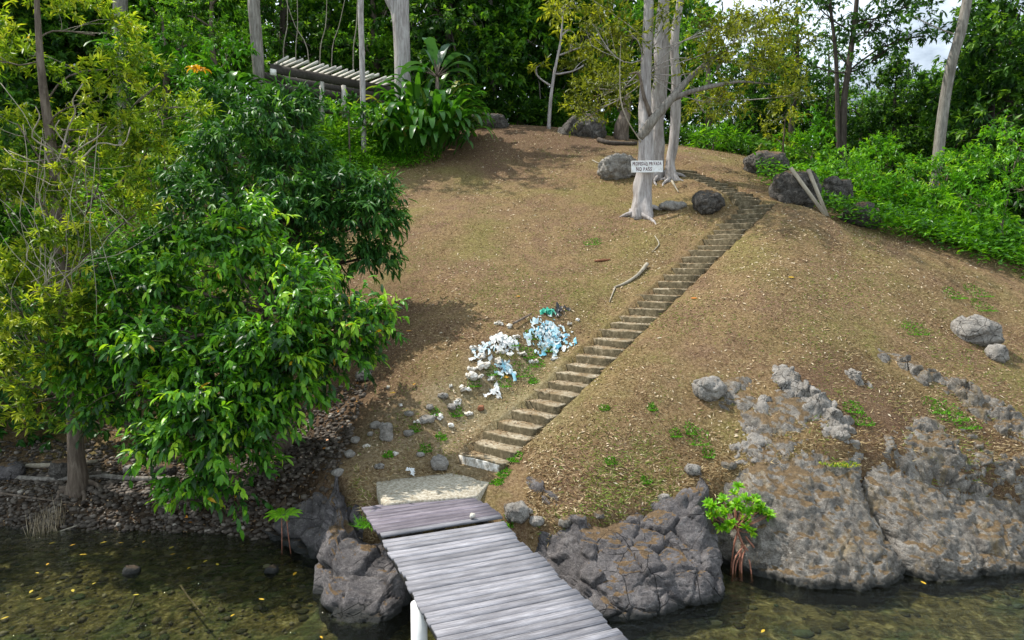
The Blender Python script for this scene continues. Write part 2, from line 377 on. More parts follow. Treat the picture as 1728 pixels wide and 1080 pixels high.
M['cover'] = m_leaf('ground_cover_leaf', [(0, (.03, .11, .006)), (.5, (.075, .25, .010)), (1, (.15, .40, .015))], .35, .5, .2)
M['heli'] = m_leaf('large_plant_leaf', [(0, (.02, .09, .010)), (.5, (.05, .17, .014)), (.85, (.11, .27, .02)), (1, (.32, .31, .07))], .4, .35, .4)
M['banana'] = m_leaf('banana_leaf', [(0, (.02, .07, .025)), (.6, (.05, .14, .05)), (1, (.1, .22, .08))], .35, .35, .4)
M['mangrove'] = m_leaf('mangrove_leaf', [(0, (.08, .25, .01)), (.5, (.18, .46, .014)), (1, (.42, .62, .035))], .4, .35, .4)
M['grass'] = m_leaf('dry_grass', [(0, (.07, .04, .018)), (.3, (.155, .095, .043)), (.55, (.30, .215, .105)), (.75, (.50, .40, .235)), (.80, (.17, .17, .035)), (1, (.12, .21, .03))], .2, .8, .1, (1, 1, .8))
M['litter'] = m_tint('fallen_leaves', [(0, (.09, .05, .028)), (.35, (.22, .13, .065)), (.7, (.45, .33, .19)), (.9, (.6, .52, .38)), (1, (.5, .2, .03))], .8, .2)
M['yel'] = m_tint('yellow_fallen_leaf', [(0, (.36, .30, .03)), (.4, (.48, .29, .015)), (.7, (.5, .2, .012)), (1, (.42, .13, .012))], .5, .4, 20, .15)
M['barkW'] = m_bark('pale_bark', (.13, .11, .10), (.36, .325, .31), (.60, .57, .55), 7, .13, 1.)
M['barkG'] = m_bark('grey_bark', (.07, .058, .048), (.21, .19, .165), (.38, .355, .32), 8, .15, 1.)
M['barkB'] = m_bark('brown_bark', (.045, .034, .026), (.14, .108, .083), (.28, .23, .185), 8, .18, 1.)
M['barkD'] = m_bark('dark_bark', (.03, .024, .02), (.065, .052, .042), (.13, .11, .09), 6, .25)
M['twig'] = m_bark('pale_twig', (.16, .135, .10), (.32, .28, .215), (.45, .41, .33), 9, .5)
M['rockA'] = m_rock('dark_cracked_rock', (.050, .046, .046), (.115, .104, .104), (.24, .22, .215), (.13, .085, .045), .2, .3)
M['rockC'] = m_rock('weathered_outcrop_rock', (.07, .06, .052), (.19, .17, .145), (.40, .37, .33), (.14, .095, .05), .52, .75, 1., (.25, .18, .085), .3)
M['rockL'] = m_rock('pale_rock', (.13, .115, .10), (.30, .275, .245), (.47, .44, .40), (.12, .08, .045), .15, .6, 1.6)
M['rockD'] = m_rock('dark_boulder_rock', (.03, .027, .024), (.085, .076, .066), (.21, .19, .17), (.14, .09, .05), .5, .5, 1.8)
M['conc'] = m_plain('worn_concrete', (.27, .215, .14), .9, .15, .45, 9, .5, [(.22, (.09, .065, .04)), (.45, (.25, .195, .125)), (.7, (.40, .335, .235))])
def m_step():
    m, nt, out = nodes('step_concrete'); p = wpos(nt); n1 = noise(nt, p, 9, 7, .7); n2 = noise(nt, p, 2.2, 5, .65); n3 = noise(nt, p, 30, 4, .7)
    c = ramp(nt, n1, [(.25, (.13, .10, .065)), (.48, (.31, .265, .19)), (.72, (.50, .45, .35))])
    c = mix(nt, ramp(nt, n2, [(.38, 0.), (.6, .85)]), c, ramp(nt, n3, [(.3, (.08, .05, .025)), (.7, (.26, .18, .09))]))
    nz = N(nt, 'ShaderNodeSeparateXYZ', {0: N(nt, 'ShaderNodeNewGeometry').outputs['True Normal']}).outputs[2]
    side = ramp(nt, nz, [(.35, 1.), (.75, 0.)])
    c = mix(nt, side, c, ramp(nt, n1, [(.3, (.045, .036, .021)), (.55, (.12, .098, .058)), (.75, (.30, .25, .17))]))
    pbsdf(nt, out, c, .92, .15, bump(nt, mth(nt, 'ADD', n1, n3), .6, .02)); return m
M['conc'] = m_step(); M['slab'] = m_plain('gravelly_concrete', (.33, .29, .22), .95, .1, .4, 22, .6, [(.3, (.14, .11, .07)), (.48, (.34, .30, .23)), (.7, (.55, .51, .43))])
M['white'] = m_plain('flaking_white_paint', (.78, .76, .70), .7, .3, .1, 7, .3, [(.3, (.42, .36, .27)), (.42, (.74, .72, .65)), (.7, (.84, .83, .79))])
M['wstone'] = m_plain('whitewashed_stone', (.75, .73, .70), .85, .2, .2, 9, .5, [(.36, (.24, .20, .15)), (.5, (.55, .52, .46)), (.66, (.82, .80, .77))])
M['pipe'] = m_plain('white_plastic_pipe', (.8, .8, .78), .4, .4, .03)
M['plank'] = m_wood('silvered_planks', (.055, .052, .056), (.225, .22, .242), (.42, .42, .45), (1.1, 22, 12))
M['plankD'] = m_wood('dark_planks', (.05, .04, .05), (.19, .165, .195), (.40, .37, .41), (1.1, 22, 12))
M['beamD'] = m_wood('dark_weathered_beam', (.025, .02, .017), (.07, .06, .052), (.15, .135, .12))
M['lathe'] = m_wood('pale_rafters', (.34, .31, .27), (.56, .53, .47), (.72, .69, .63))
M['board'] = m_wood('old_board', (.18, .15, .11), (.36, .31, .23), (.52, .46, .36))
M['pebble'] = m_tint('beach_pebbles', [(0, (.026, .020, .015)), (.5, (.088, .070, .054)), (.85, (.20, .17, .14)), (1, (.36, .32, .27))], .7, .35, 18)
M['sunk'] = m_tint('sunken_stones', [(0, (.012, .012, .006)), (.4, (.04, .037, .016)), (.65, (.035, .055, .03)), (.9, (.09, .08, .04)), (1, (.30, .27, .16))], .8, .2, 10, .6)
M['dstalk'] = m_tint('dry_stalks', [(0, (.2, .15, .09)), (1, (.48, .4, .28))], .85, .1)
M['root'] = m_plain('prop_root', (.30, .13, .085), .7, .3, .4, 14)
M['text'] = m_plain('painted_letters', (.10, .035, .045), .6, .3, .3)
M['signw'] = m_plain('sign_paint', (.80, .80, .80), .6, .3, .06, 9, .2, [(.3, (.42, .38, .33)), (.42, (.70, .69, .66)), (.6, (.80, .80, .80))])
M['clothW'] = m_plain('white_plastic_sheet', (.57, .58, .57), .5, .4, .12, 10, .6)
M['clothB'] = m_tint('blue_plastic_scraps', [(0, (.55, .57, .56)), (.45, (.34, .50, .56)), (.8, (.10, .36, .48)), (1, (.05, .25, .4))], .5, .4, 25, .2)
M['green_bag'] = m_plain('green_plastic', (.02, .30, .20), .5, .4, .3, 14)
M['black_bag'] = m_plain('black_plastic', (.02, .02, .022), .4, .4, .3, 14)
M['coconut'] = m_plain('coconut_husk', (.20, .085, .045), .85, .2, .4, 12, .5)

# ------------------------------------------------------------------ ground, water
def axis(lo, hi, segs):
    a = [lo]
    for end, st in segs:
        while a[-1] < end-1e-6: a.append(a[-1]+st)
    return np.array(a)
xs = axis(-420, 420, [(-120, 30), (-40, 4), (-14, .5), (13, .085), (40, .5), (120, 4), (420, 30)])
ys = axis(-300, 500, [(-40, 20), (4, 2), (6.5, .25), (16.5, .075), (24, .11), (40, .25), (60, 1), (120, 4), (500, 30)])
X, Y = np.meshgrid(xs, ys, indexing='xy'); Z = gz(X, Y); nx, ny = len(xs), len(ys)
i, j = np.meshgrid(np.arange(ny-1), np.arange(nx-1), indexing='ij'); a0 = i*nx+j
SHORE = Y-np.interp(X, _SX, _SY)
beach = sstep(-2.6, -4.2, X+.5*fbm2(X*.8, Y*.8, 3, 31))*sstep(16.2, 14.0, Y+.6*fbm2(X*.7, Y*.7, 3, 32))
bed = sstep(.02, -.10, Z)
c1 = P(1430, 660, 13.4); c2 = G(880, 235); c3 = G(700, 760); c4 = G(560, 640); c5 = G(1330, 395); c6 = G(1640, 760)
def spot(c, rx, ry, s=0): return sstep(1.25, .55, np.hypot((X-c[0])/rx, (Y-c[1])/ry)+.35*fbm2(X*1.1, Y*1.1, 4, 40+s))
bare = np.clip(spot(c1, 1.5, 1.3, 1)*.8+spot(c2, 6, 4.5, 2)*.9+spot(c4, 2.2, 4, 3)*.8+spot(c5, .6, .5, 4)*.6+spot(c6, 1.6, .8, 5)*.8, 0, 1)
t_, l_, L_ = seg_local(X, Y, SA, SB)
rub = np.clip(spot(c3, 1.4, 1.6, 6)*.8+spot(DM, 1.5, 1.7, 7), 0, 1)*(.55+.5*fbm2(X*3, Y*3, 4, 44))
gme = mk('ground', np.stack([X.ravel(), Y.ravel(), Z.ravel()], 1), np.stack([a0, a0+1, a0+nx+1, a0+nx], -1).reshape(-1, 4), None, M['ground'], True,
         attrs={'beach': beach.ravel(), 'bed': bed.ravel(), 'bare': bare.ravel(), 'rubble': rub.ravel()})
tag(link('ground', gme), 'brown grassy hillside with a shingle beach running down into the water', 'ground', kind='structure')
w = 3000.
tag(link('water', mk('water', [(-w, -w, 0), (w, -w, 0), (w, w, 0), (-w, w, 0)], [(0, 1, 2, 3)], None, M['water'])), 'clear shallow brownish green water', 'water', kind='structure')

# ------------------------------------------------------------------ rocks
def ico(sub):
    bm = bmesh.new(); bmesh.ops.create_icosphere(bm, subdivisions=sub, radius=1); bm.verts.index_update()
    V = np.array([v.co[:] for v in bm.verts]); F = np.array([[v.index for v in f.verts] for f in bm.faces]); bm.free(); return V, F
ICO = {k: ico(k) for k in (1, 2, 3, 4, 5, 6)}
def vnormals(V, F):
    n = np.zeros_like(V); f = F[:, :3]; fn = np.cross(V[f[:, 1]]-V[f[:, 0]], V[f[:, 2]]-V[f[:, 0]])
    for k in range(F.shape[1]): np.add.at(n, F[:, k], fn)
    return nrm(n)
def rough(V, F, low=.1, lowsc=1.2, blk=.35, crack=.05, off=.04, fine=.015, seed=0, tilt=.25):
    n = vnormals(V, F); V = V+n*(low*fbm(V*lowsc, 3, seed))[:, None]
    n = vnormals(V, F); wv = V+.12*np.stack([fbm(V*2, 2, seed+50), fbm(V*2, 2, seed+60), fbm(V*2, 2, seed+70)], 1)
    f1, f2, cid, dv = voro(wv/blk, seed); e = f2-f1
    td = nrm(np.stack([_h(cid*9e5, cid*3e5, cid*0, 5), _h(cid*9e5, cid*3e5, cid*0, 6), _h(cid*9e5, cid*3e5, cid*0, 7)], 1)-.5)
    d = -crack*np.exp(-e/.05)+off*(cid-.5)*2*sstep(0, .18, e)-off*.5*f1+tilt*blk*(dv*td).sum(1)*sstep(0, .12, e)
    g1, g2, gc, _ = voro(wv/(blk*.42), seed+9); d = d-crack*.4*np.exp(-(g2-g1)/.08)+off*.35*(gc-.5)
    rg = 1-2*np.abs(fbm(V*5.5, 4, seed+5))
    return V+n*(d+fine*(fbm(V*9, 4, seed+3)+.8*rg+.5*fbm(V*24, 3, seed+6)))[:, None]
def boulder(name, label, base, r, mat, sub=5, rz=0., seed=0, sink=.3, group=None, cat='boulder', flat=0., **kw):
    v, f = ICO[sub]; v = v.copy(); v = np.sign(v)*np.abs(v)**(.8); v = v*np.array(r); ca, sa = math.cos(rz), math.sin(rz); v = v@np.array([[ca, sa, 0], [-sa, ca, 0], [0, 0, 1]])
    k = dict(low=.32*min(r), lowsc=1.1/max(r), blk=.6*max(r), crack=.05*min(r), off=.10*min(r), fine=.03*min(r)); k.update(kw)
    o3 = np.array([seed*5.1, seed*3.7, seed*1.9]); v = rough(v+o3, f, seed=seed, **k)-o3
    loc = np.array(base, float)+[0, 0, r[2]*(1-2*sink)]
    return tag(link(name, mk(name, v, None, f, mat, True), loc=loc), label, cat, group)


def sheet(name, label, GX, GY, GZ, mat, cat='rock', group=None, roughen=True, **kw):
    """a closed-in rock surface given as a grid of points"""
    a, b = GX.shape; V = np.stack([GX.ravel(), GY.ravel(), GZ.ravel()], 1)
    i, j = np.meshgrid(np.arange(a-1), np.arange(b-1), indexing='ij'); q = i*b+j
    F = np.stack([q, q+1, q+b+1, q+b], -1).reshape(-1, 4)
    if vnormals(V, F)[:, 2].mean() < 0: F = F[:, ::-1]
    if roughen: V = rough(V, F, **kw)
    c = V.mean(0); c[2] = V[:, 2].min()
    return tag(link(name, mk(name, V-c, F, None, mat, True), loc=c), label, cat, group)
def smin(a, b, k): h = np.clip(.5+.5*(b-a)/k, 0, 1); return b*(1-h)+a*h-k*h*(1-h)
def cliff(label, front, back, steep, lift, mat, seed, ends=(.15, .15), pw=.8, patchy=.1, enda=(.8, .8), wob=0., **kw):
    fp = np.array([PZ(px, py, 0)[:2] for px, py in front]); fp = fp[np.argsort(fp[:, 0])]
    x = np.arange(fp[0, 0], fp[-1, 0], .028); yf = np.interp(x, fp[:, 0], fp[:, 1]); 
    for _ in range(10): yf[1:-1] = .5*yf[1:-1]+.25*(yf[:-2]+yf[2:])
    yf = yf+.07*fbm2(x*2.2, x*0+seed, 3, seed)
    yf = yf+enda[0]*np.exp(-(x-x[0])/ends[0])+enda[1]*np.exp(-(x[-1]-x)/ends[1])
    u = np.linspace(0, 1, 110); d = back*u**1.5
    GX = np.repeat(x[:, None], 120, 1); GY = np.zeros_like(GX); GZ = np.zeros_like(GX)
    for k in range(10): GY[:, k] = yf+.10*(1-k/10); GZ[:, k] = -.75+.75*k/10
    YY = yf[:, None]+d[None]; XX = np.repeat(x[:, None], 110, 1)
    ed = sstep(1, .82, u)[None]*np.ones_like(XX)
    gzz = gz(XX, YY); top = np.where(YY-np.interp(XX, _SX, _SY) > np.interp(XX, _WX, _WY)+.05, np.minimum(gzz, gh(XX, YY)), np.maximum(gh(XX, YY), gzz-.02))+lift*ed-.16*(1-ed)+patchy*fbm2(XX*1.3, YY*1.3, 4, seed+2)
    GY[:, 10:] = YY; GZ[:, 10:] = smin(steep*d[None]**pw, top, .35)
    if wob: GX = GX+wob*(fbm2(GY*1.1, GY*0, 3, 777)+.35*fbm2(GY*4, GZ*2, 3, 778))
    return sheet('rock_outcrop', label, GX, GY, GZ, mat, **dict(dict(seed=seed), **kw))
cliff('dark cracked rock rising from the water left of the wooden dock', [(522, 960), (538, 1010), (545, 1040), (580, 1058), (630, 1060), (680, 1042), (705, 1015), (716, 985)], 1.7, 1.15, .10, M['rockA'], 11, (.18, .2),
      low=.16, lowsc=1.3, blk=.62, crack=.08, off=.045, tilt=.2)
cliff('smooth sloping grey rock behind the small palm seedling', [(418, 908), (440, 912), (470, 920), (500, 935), (540, 958), (575, 985), (600, 1000)], 2.3, .75, .16, M['rockA'], 23, (.3, .2),
      low=.14, lowsc=1.0, blk=.95, crack=.07, off=.05, tilt=.18)
cliff('dark rounded block rock at the waterline right of the dock', [(830, 960), (880, 975), (940, 1008), (1000, 1042), (1060, 1046), (1130, 1032), (1190, 1016), (1215, 1000), (1224, 975)], 1.75, 1.25, .06, M['rockA'], 31, (.2, .12), enda=(.8, .45),
      low=.20, lowsc=1.3, blk=.46, crack=.065, off=.045, tilt=.2)
cliff('large weathered rock face between the mangrove sapling and the dark vertical crevice', [(1222, 958), (1258, 968), (1300, 980), (1340, 991), (1400, 994), (1460, 994), (1495, 988), (1512, 974)], 3.3, 1.25, .04, M['rockC'], 47, (.16, .05), patchy=.24, enda=(.4, .08), wob=.3,
      low=.13, lowsc=1.0, blk=.5, crack=.035, off=.02, tilt=.1, fine=.06)
cliff('broad ochre stained rock face right of the dark vertical crevice', [(1509, 968), (1540, 980), (1580, 983), (1640, 975), (1690, 964), (1740, 954), (1840, 940), (2000, 925), (2200, 910)], 3.3, 1.2, .04, M['rockC'], 59, (.05, .3), patchy=.24, enda=(.08, .8), wob=.3,
      low=.13, lowsc=.9, blk=.6, crack=.035, off=.02, tilt=.1, fine=.06)
def rib(label, pts, wd, lift, mat, seed, **kw):
    """a low spine of rock breaking through the soil"""
    c = spline(np.array([G(*p)[:2] for p in pts]), 140); tn = nrm(np.gradient(c, axis=0)); nn = np.stack([-tn[:, 1], tn[:, 0]], 1); f = np.linspace(0, 1, 140)
    w = np.interp(f, np.linspace(0, 1, len(wd)), wd)*(1+.35*fbm2(f*9, f*0, 3, seed)); l = np.linspace(-1, 1, 44)
    GX = c[:, :1]+nn[:, :1]*w[:, None]*l; GY = c[:, 1:]+nn[:, 1:]*w[:, None]*l
    env = (1-l[None]**2)*np.sqrt(np.sin(PI*np.clip(f, .0, 1)))[:, None]
    GZ = gz(GX, GY)+lift*env*(.75+.9*fbm2(GX*1.9, GY*1.9, 4, seed+3))-.12*(1-env)-.05
    return sheet('rock_outcrop', label, GX, GY, GZ, mat, **dict(dict(seed=seed, low=.05, lowsc=2, blk=.28, crack=.05, off=.05, tilt=.5, fine=.03), **kw))
rib('low pale rock ridge breaking the lawn above the mangrove sapling', [(1290, 620), (1325, 640), (1360, 672), (1395, 705), (1425, 735), (1440, 770)], [.3, .35, .38, .5, .4], .34, M['rockL'], 61)
rib('long curved grey rock rib below the pale boulder', [(1455, 588), (1520, 608), (1570, 640), (1620, 668), (1668, 690), (1708, 718), (1760, 770)], [.2, .34, .4, .5, .6, .6], .36, M['rockC'], 67)
def emerge(label, px, py, rx, ry, lift, mat, seed, thr=.0, **kw):
    g0 = G(px, py); r_, t_ = np.meshgrid(np.linspace(0, 1, 70), np.linspace(0, 2*PI, 170), indexing='ij')
    GX = g0[0]+rx*r_*np.cos(t_); GY = g0[1]+ry*r_*np.sin(t_); f = fbm2(GX*1.1, GY*1.1, 5, seed)
    GZ = gz(GX, GY)+lift*(f-thr)*1.6*sstep(1, .7, r_)-.14*sstep(.7, 1, r_)
    return sheet('rock_outcrop', label, GX, GY, GZ, mat, **dict(dict(seed=seed, low=.05, lowsc=2, blk=.25, crack=.04, off=.04, tilt=.3, fine=.035), **kw))
emerge('broken grey rock showing through soil above the weathered rock face', 1370, 745, 1.35, 1.3, .32, M['rockL'], 301, .02)
emerge('grey brown rock patches in the soil above the ochre stained face', 1640, 800, 1.9, 1.0, .32, M['rockC'], 307, .0)
emerge('small rock patches in the bank above the mangrove sapling', 1245, 800, .75, .7, .28, M['rockL'], 311, .05)
rib('small broken rock rib in the bare brown soil patch', [(1425, 628), (1450, 645), (1478, 660)], [.16, .2, .14], .2, M['rockL'], 69)
B = boulder
def gb(px, py): return G(px, py)
B('boulder', 'pale grey boulder on the dry lawn far right', gb(1645, 572), (.52, .4, .34), M['rockL'], seed=2, sink=.25)
B('boulder', 'small grey stone below the pale lawn boulder', gb(1682, 606), (.22, .2, .22), M['rockL'], 4, seed=3)
B('boulder', 'small knobbly speckled rock alone on the mid lawn', gb(1197, 664), (.34, .25, .22), M['rockL'], seed=5, sink=.3, blk=.2, off=.05)
B('boulder', 'squat dark boulder beside the stair bend', gb(1196, 356), (.47, .42, .40), M['rockD'], seed=6, sink=.2)
B('boulder', 'big dark boulder the two boards lean on', gb(1338, 342), (.76, .68, .62), M['rockD'], seed=8, sink=.22)
B('boulder', 'grey boulder right of the leaning boards', gb(1408, 348), (.54, .52, .6), M['rockD'], seed=9, sink=.2)
B('boulder', 'two toned boulder half under the green shrubs', gb(1450, 380), (.54, .52, .44), M['rockD'], seed=12, sink=.2)
B('boulder', 'brown earth covered boulder at the top of the path', gb(1290, 292), (.85, .7, .55), M['rockD'], seed=13, sink=.25)
B('boulder', 'lichen speckled boulder behind the sign tree', gb(1044, 298), (.75, .55, .50), M['rockL'], seed=14, sink=.2, blk=.25)
B('boulder', 'grey crest boulder right of the thin pale sapling', gb(985, 228), (1.15, .8, .75), M['rockD'], seed=15, sink=.35)
B('boulder', 'low brown boulder on the crest beside the big leafed clump', gb(822, 214), (1.1, .8, .55), M['rockD'], seed=16, sink=.35)
B('boulder', 'flat pale stone between sign tree and dark boulder', gb(1134, 352), (.42, .32, .16), M['rockL'], seed=17, sink=.3)
B('boulder', 'squarish stone beside the white painted step', gb(742, 792), (.16, .16, .15), M['rockL'], 4, seed=19, sink=.2)
B('boulder', 'brown stone in the shade on the left lawn', gb(615, 640), (.2, .15, .13), M['rockL'], 4, seed=20, sink=.2)
B('boulder', 'olive rounded boulder at the left edge of the beach', gb(18, 806), (.28, .22, .2), M['rockA'], 4, seed=21, sink=.15)
B('boulder', 'boulder behind the grey trunk on the beach', gb(110, 806), (.30, .24, .25), M['rockD'], 4, seed=22, sink=.15)
B('boulder', 'small round yellowish stone on the shaded beach log', gb(218, 800), (.12, .1, .1), M['rockL'], 3, seed=23, sink=.1)
B('boulder', 'brown stone at the foot of the hanging green branches', gb(278, 800), (.22, .15, .12), M['rockD'], 4, seed=24, sink=.15)
B('boulder', 'wet dark stone standing out of the shallow water', PZ(222, 968, -.04), (.14, .11, .1), M['rockD'], 3, seed=25, sink=.3)
B('boulder', 'rounded wet stone in the water near the grey rock', PZ(458, 968, -.04), (.12, .1, .1), M['rockD'], 3, seed=26, sink=.3)
B('boulder', 'tan stone by the dock corner on the right bank', gb(872, 872), (.19, .17, .17), M['rockL'], 4, seed=27, sink=.3)
B('boulder', 'small half buried stone left of the mangrove sapling', gb(1168, 800), (.14, .12, .11), M['rockL'], 3, seed=28, sink=.3)
B('boulder', 'tilted grey slab stone in the rubble left of the landing', gb(652, 742), (.14, .12, .2), M['rockL'], 4, seed=29, sink=.2)

# ------------------------------------------------------------------ pebbles, litter, grass (uncountable)
def scatter_ground(n, poly_fn):
    out = []
    while sum(len(o) for o in out) < n:
        x, y = poly_fn(n*2); out.append(np.stack([x, y], 1))
    xy = np.concatenate(out)[:n]; return np.column_stack([xy, gz(xy[:, 0], xy[:, 1])])
def gnormal(p, e=.08):
    dx = (gz(p[:, 0]+e, p[:, 1])-gz(p[:, 0]-e, p[:, 1]))/(2*e); dy = (gz(p[:, 0], p[:, 1]+e)-gz(p[:, 0], p[:, 1]-e))/(2*e)
    return nrm(np.stack([-dx, -dy, np.ones(len(p))], 1))
def fbeach(n):
    x = rng.uniform(-14, -3.3, n); y = rng.uniform(9.5, 16, n); s = y-np.interp(x, _SX, _SY)
    k = rng.random(n) < np.where(s < 0, .05, np.where(s < 2.2, 1, .45)); return x[k], y[k]
pb = scatter_ground(11000, fbeach); acc = Acc(); iv, jf = ICO[1]
vi = iv; n = len(pb); sz = .014+.052*rng.random(n)**2.6; sc3 = sz[:, None]*np.stack([1+.5*rng.random(n), 1+.3*rng.random(n), .55+.3*rng.random(n)], 1)
an = rng.uniform(0, 2*PI, n); ca, sa = np.cos(an), np.sin(an)
vv = vi[None]*sc3[:, None, :]*(1+.16*rng.normal(size=(n, len(vi), 1)))
vv = np.stack([vv[..., 0]*ca[:, None]-vv[..., 1]*sa[:, None], vv[..., 0]*sa[:, None]+vv[..., 1]*ca[:, None], vv[..., 2]], -1)+pb[:, None, :]+np.array([0, 0, .012])
acc.add(vv.reshape(-1, 3), T=(jf[None]+(np.arange(n)*len(vi))[:, None, None]).reshape(-1, 3), tint=np.repeat(np.clip(rng.normal(.45, .22, n), 0, 1), len(vi)))
tag(link('pebbles', acc.mesh('pebbles', M['pebble'], True)), 'dark wet shingle covering the small beach', 'pebbles', kind='stuff')

def sunk(n, x0, x1, y0, y1, smax, name, label):
    x = rng.uniform(x0, x1, n*2); y = rng.uniform(y0, y1, n*2); k = (y < np.interp(x, _SX, _SY)-.1); x, y = x[k][:n], y[k][:n]; n = len(x); z = gz(x, y); vi, jf = ICO[2]
    sz = .03+smax*rng.random(n)**3; s3 = sz[:, None]*np.stack([1+.5*rng.random(n), 1+.3*rng.random(n), .4+.3*rng.random(n)], 1)
    z = np.minimum(z, -.03-s3[:, 2]); v = vi[None]*s3[:, None, :]*(1+.10*rng.normal(size=(n, len(vi), 1)))+np.stack([x, y, z], 1)[:, None]; a = Acc()
    a.add(v.reshape(-1, 3), T=(jf[None]+(np.arange(n)*len(vi))[:, None, None]).reshape(-1, 3), tint=np.repeat(rng.random(n), len(vi))); tag(link(name, a.mesh(name, M['sunk'], True)), label, 'stones', kind='stuff')
sunk(350, 1.5, 10.5, 6.5, 11.3, .08, 'underwater_stones', 'greenish stones lying under the shallow water on the right')
sunk(700, -11, -.5, 6.5, 12.4, .055, 'underwater_stones', 'brownish stones lying under the shallow water on the left')
def on_stairs(x, y):
    r = np.zeros(len(x), bool)
    for A, Bq in ((SA, SB), (SCp, SD)):
        t, l, L = seg_local(x, y, A, Bq); r |= (t > -.3) & (t < L+.3) & (np.abs(l) < .6)
    return r
def flawn(n):
    y = 10.6+25*rng.random(n)**1.6; x = rng.uniform(-.42, .78, n)*y; s = y-np.interp(x, _SX, _SY); z = gz(x, y)
    k = (s > .12) & (z > .35) & ~on_stairs(x, y) & ~((x < -3.0) & (y < 15.5)) & ~((np.abs(x+.95) < 1.2) & (y < 12.6))
    return x[k], y[k]
gp_ = scatter_ground(270000, flawn); gp_ = gp_[rng.random(len(gp_)) < np.clip(.62+1.5*fbm2(gp_[:, 0]*.75, gp_[:, 1]*.75, 5, 79), .12, 1)]; n = len(gp_); nz = fbm2(gp_[:, 0]*.5, gp_[:, 1]*.5, 4, 77); nm = fbm2(gp_[:, 0]*2.2, gp_[:, 1]*2.2, 3, 78)
gn = gnormal(gp_); ax = nrm(gn*.35+rdir(n)*1.0*np.array([1, 1, .35])); L = (.03+.06*rng.random(n))*(1+.6*sstep(14, 11.5, gp_[:, 1]))*(1+.02*(gp_[:, 1]-11))
pg = np.clip(.20+1.3*nz+.35*nm, .01, .75); isg = rng.random(n) < pg
tn = np.where(isg, rng.uniform(.76, 1, n), np.clip(rng.normal(.42+.14*nm, .24, n), 0, .74))
acc = Acc(); leaves(acc, gp_+gn*.004, ax, gn+.4*rdir(n), L, L*.13+.004, BLADE, tn)
tag(link('grass', acc.mesh('grass', M['grass'])), 'sparse cropped dry grass over the whole hillside lawn', 'grass', kind='stuff')
lt = scatter_ground(26000, flawn); lt = lt[rng.random(len(lt)) < np.clip(.45+1.6*fbm2(lt[:, 0]*.6, lt[:, 1]*.6, 5, 91), .06, 1)]; n = len(lt); gn = gnormal(lt); acc = Acc()
leaves(acc, lt+gn*.015, nrm(np.cross(gn, rdir(n))+.12*rdir(n)), gn+.35*rdir(n), (.035+.08*rng.random(n)**2)*(.75+.025*lt[:, 1]), (.014+.026*rng.random(n))*(.75+.025*lt[:, 1]), LEAF4, np.clip(rng.normal(.58, .25, n), 0, .92))
tag(link('leaf_litter', acc.mesh('leaf_litter', M['litter'])), 'tan and brown fallen leaves scattered over the lawn', 'leaf litter', kind='stuff')
def fbl(n):
    x = rng.uniform(-13, -2.2, n); y = rng.uniform(12.4, 18, n); return x, y
lt = scatter_ground(3200, fbl); n = len(lt); gn = gnormal(lt); acc = Acc()
leaves(acc, lt+gn*.02, nrm(np.cross(gn, rdir(n))+.12*rdir(n)), gn+.35*rdir(n), .03+.07*rng.random(n)**2, .018+.022*rng.random(n), LEAF4, np.clip(rng.normal(.28, .27, n), 0, 1))
tag(link('leaf_litter', acc.mesh('leaf_litter', M['litter'])), 'brown and orange fallen leaves lying under the left trees', 'leaf litter', kind='stuff')

# green weed tufts on lawn and rock
def tuft(label, p, r, n, L, mat, name='grass_tuft', cat='grass tuft', group=None, spread=.9, W=.012, tint=(.6, .2), up=1.0, tpl=BLADE):
    th = rng.uniform(0, 2*PI, n); rr = r*np.sqrt(rng.random(n)); x = p[0]+rr*np.cos(th); y = p[1]+rr*np.sin(th); z = np.maximum(gz(x, y), p[2]-.25*r) if p[2] < gp(p[0], p[1])+.06 else np.full(n, p[2])
    pos = np.stack([x, y, z], 1); ax = nrm(np.array([0, 0, up])+rdir(n)*spread*np.array([1, 1, .4])); a = Acc()
    leaves(a, pos-np.array(p), ax, rdir(n)+np.array([0, -.2, .4]), L*(.5+rng.random(n)), W*(.7+.6*rng.random(n)), tpl, np.clip(rng.normal(*tint, n), 0, 1))
    return tag(link(name, a.mesh(name, mat), loc=p), label, cat, group)
wl = 'small green weed patch in the dry lawn'
for px, py, r in [(1180, 745, .22), (1195, 770, .13), (1140, 735, .12), (1440, 690, .2), (1455, 712, .2), (1600, 700, .35), (1580, 690, .25), (1625, 715, .3), (1020, 690, .1), (1165, 730, .14), (1030, 780, .1), (1090, 815, .1), (880, 630, .25), (850, 650, .2), (900, 570, .2), (830, 630, .15), (800, 650, .15), (770, 700, .15), (905, 615, .2),
                  (1545, 560, .3), (1650, 495, .35), (1660, 520, .3), (1610, 500, .3), (870, 775, .15), (850, 800, .13), (840, 815, .12), (718, 760, .13), (745, 740, .12), (700, 725, .12), (655, 770, .1), (735, 700, .12), (900, 645, .12), (890, 600, .2), (865, 580, .2), (925, 590, .2), (1000, 410, .3), (1100, 690, .1)]:
    tuft(wl, G(px, py), r, int(90+500*r), .05, M['cover'], 'weed', 'weed', 'green weed patches in the lawn', 1.3, .022, (.55, .25), .6, LEAF4)
tuft('long green grass tuft hanging on the rock beside the dock', np.array([-2.28, 10.75, 1.02]), .26, 260, .15, M['cover'], 'grass_tuft', 'grass tuft', None, 1.2, .014, (.6, .25), .5)
tuft('yellow green moss patch on the weathered rock face', G(1410, 800)+[0, 0, .12], .35, 500, .05, M['j'], 'moss_patch', 'moss', None, 1.3, .02, (.6, .25), .6, LEAF4)
tuft('small green plant growing by the dock corner stones', G(858, 888), .1, 60, .07, M['cover'], 'weed', 'weed', None, 1.2, .03, (.6, .2), .7, LEAF4)
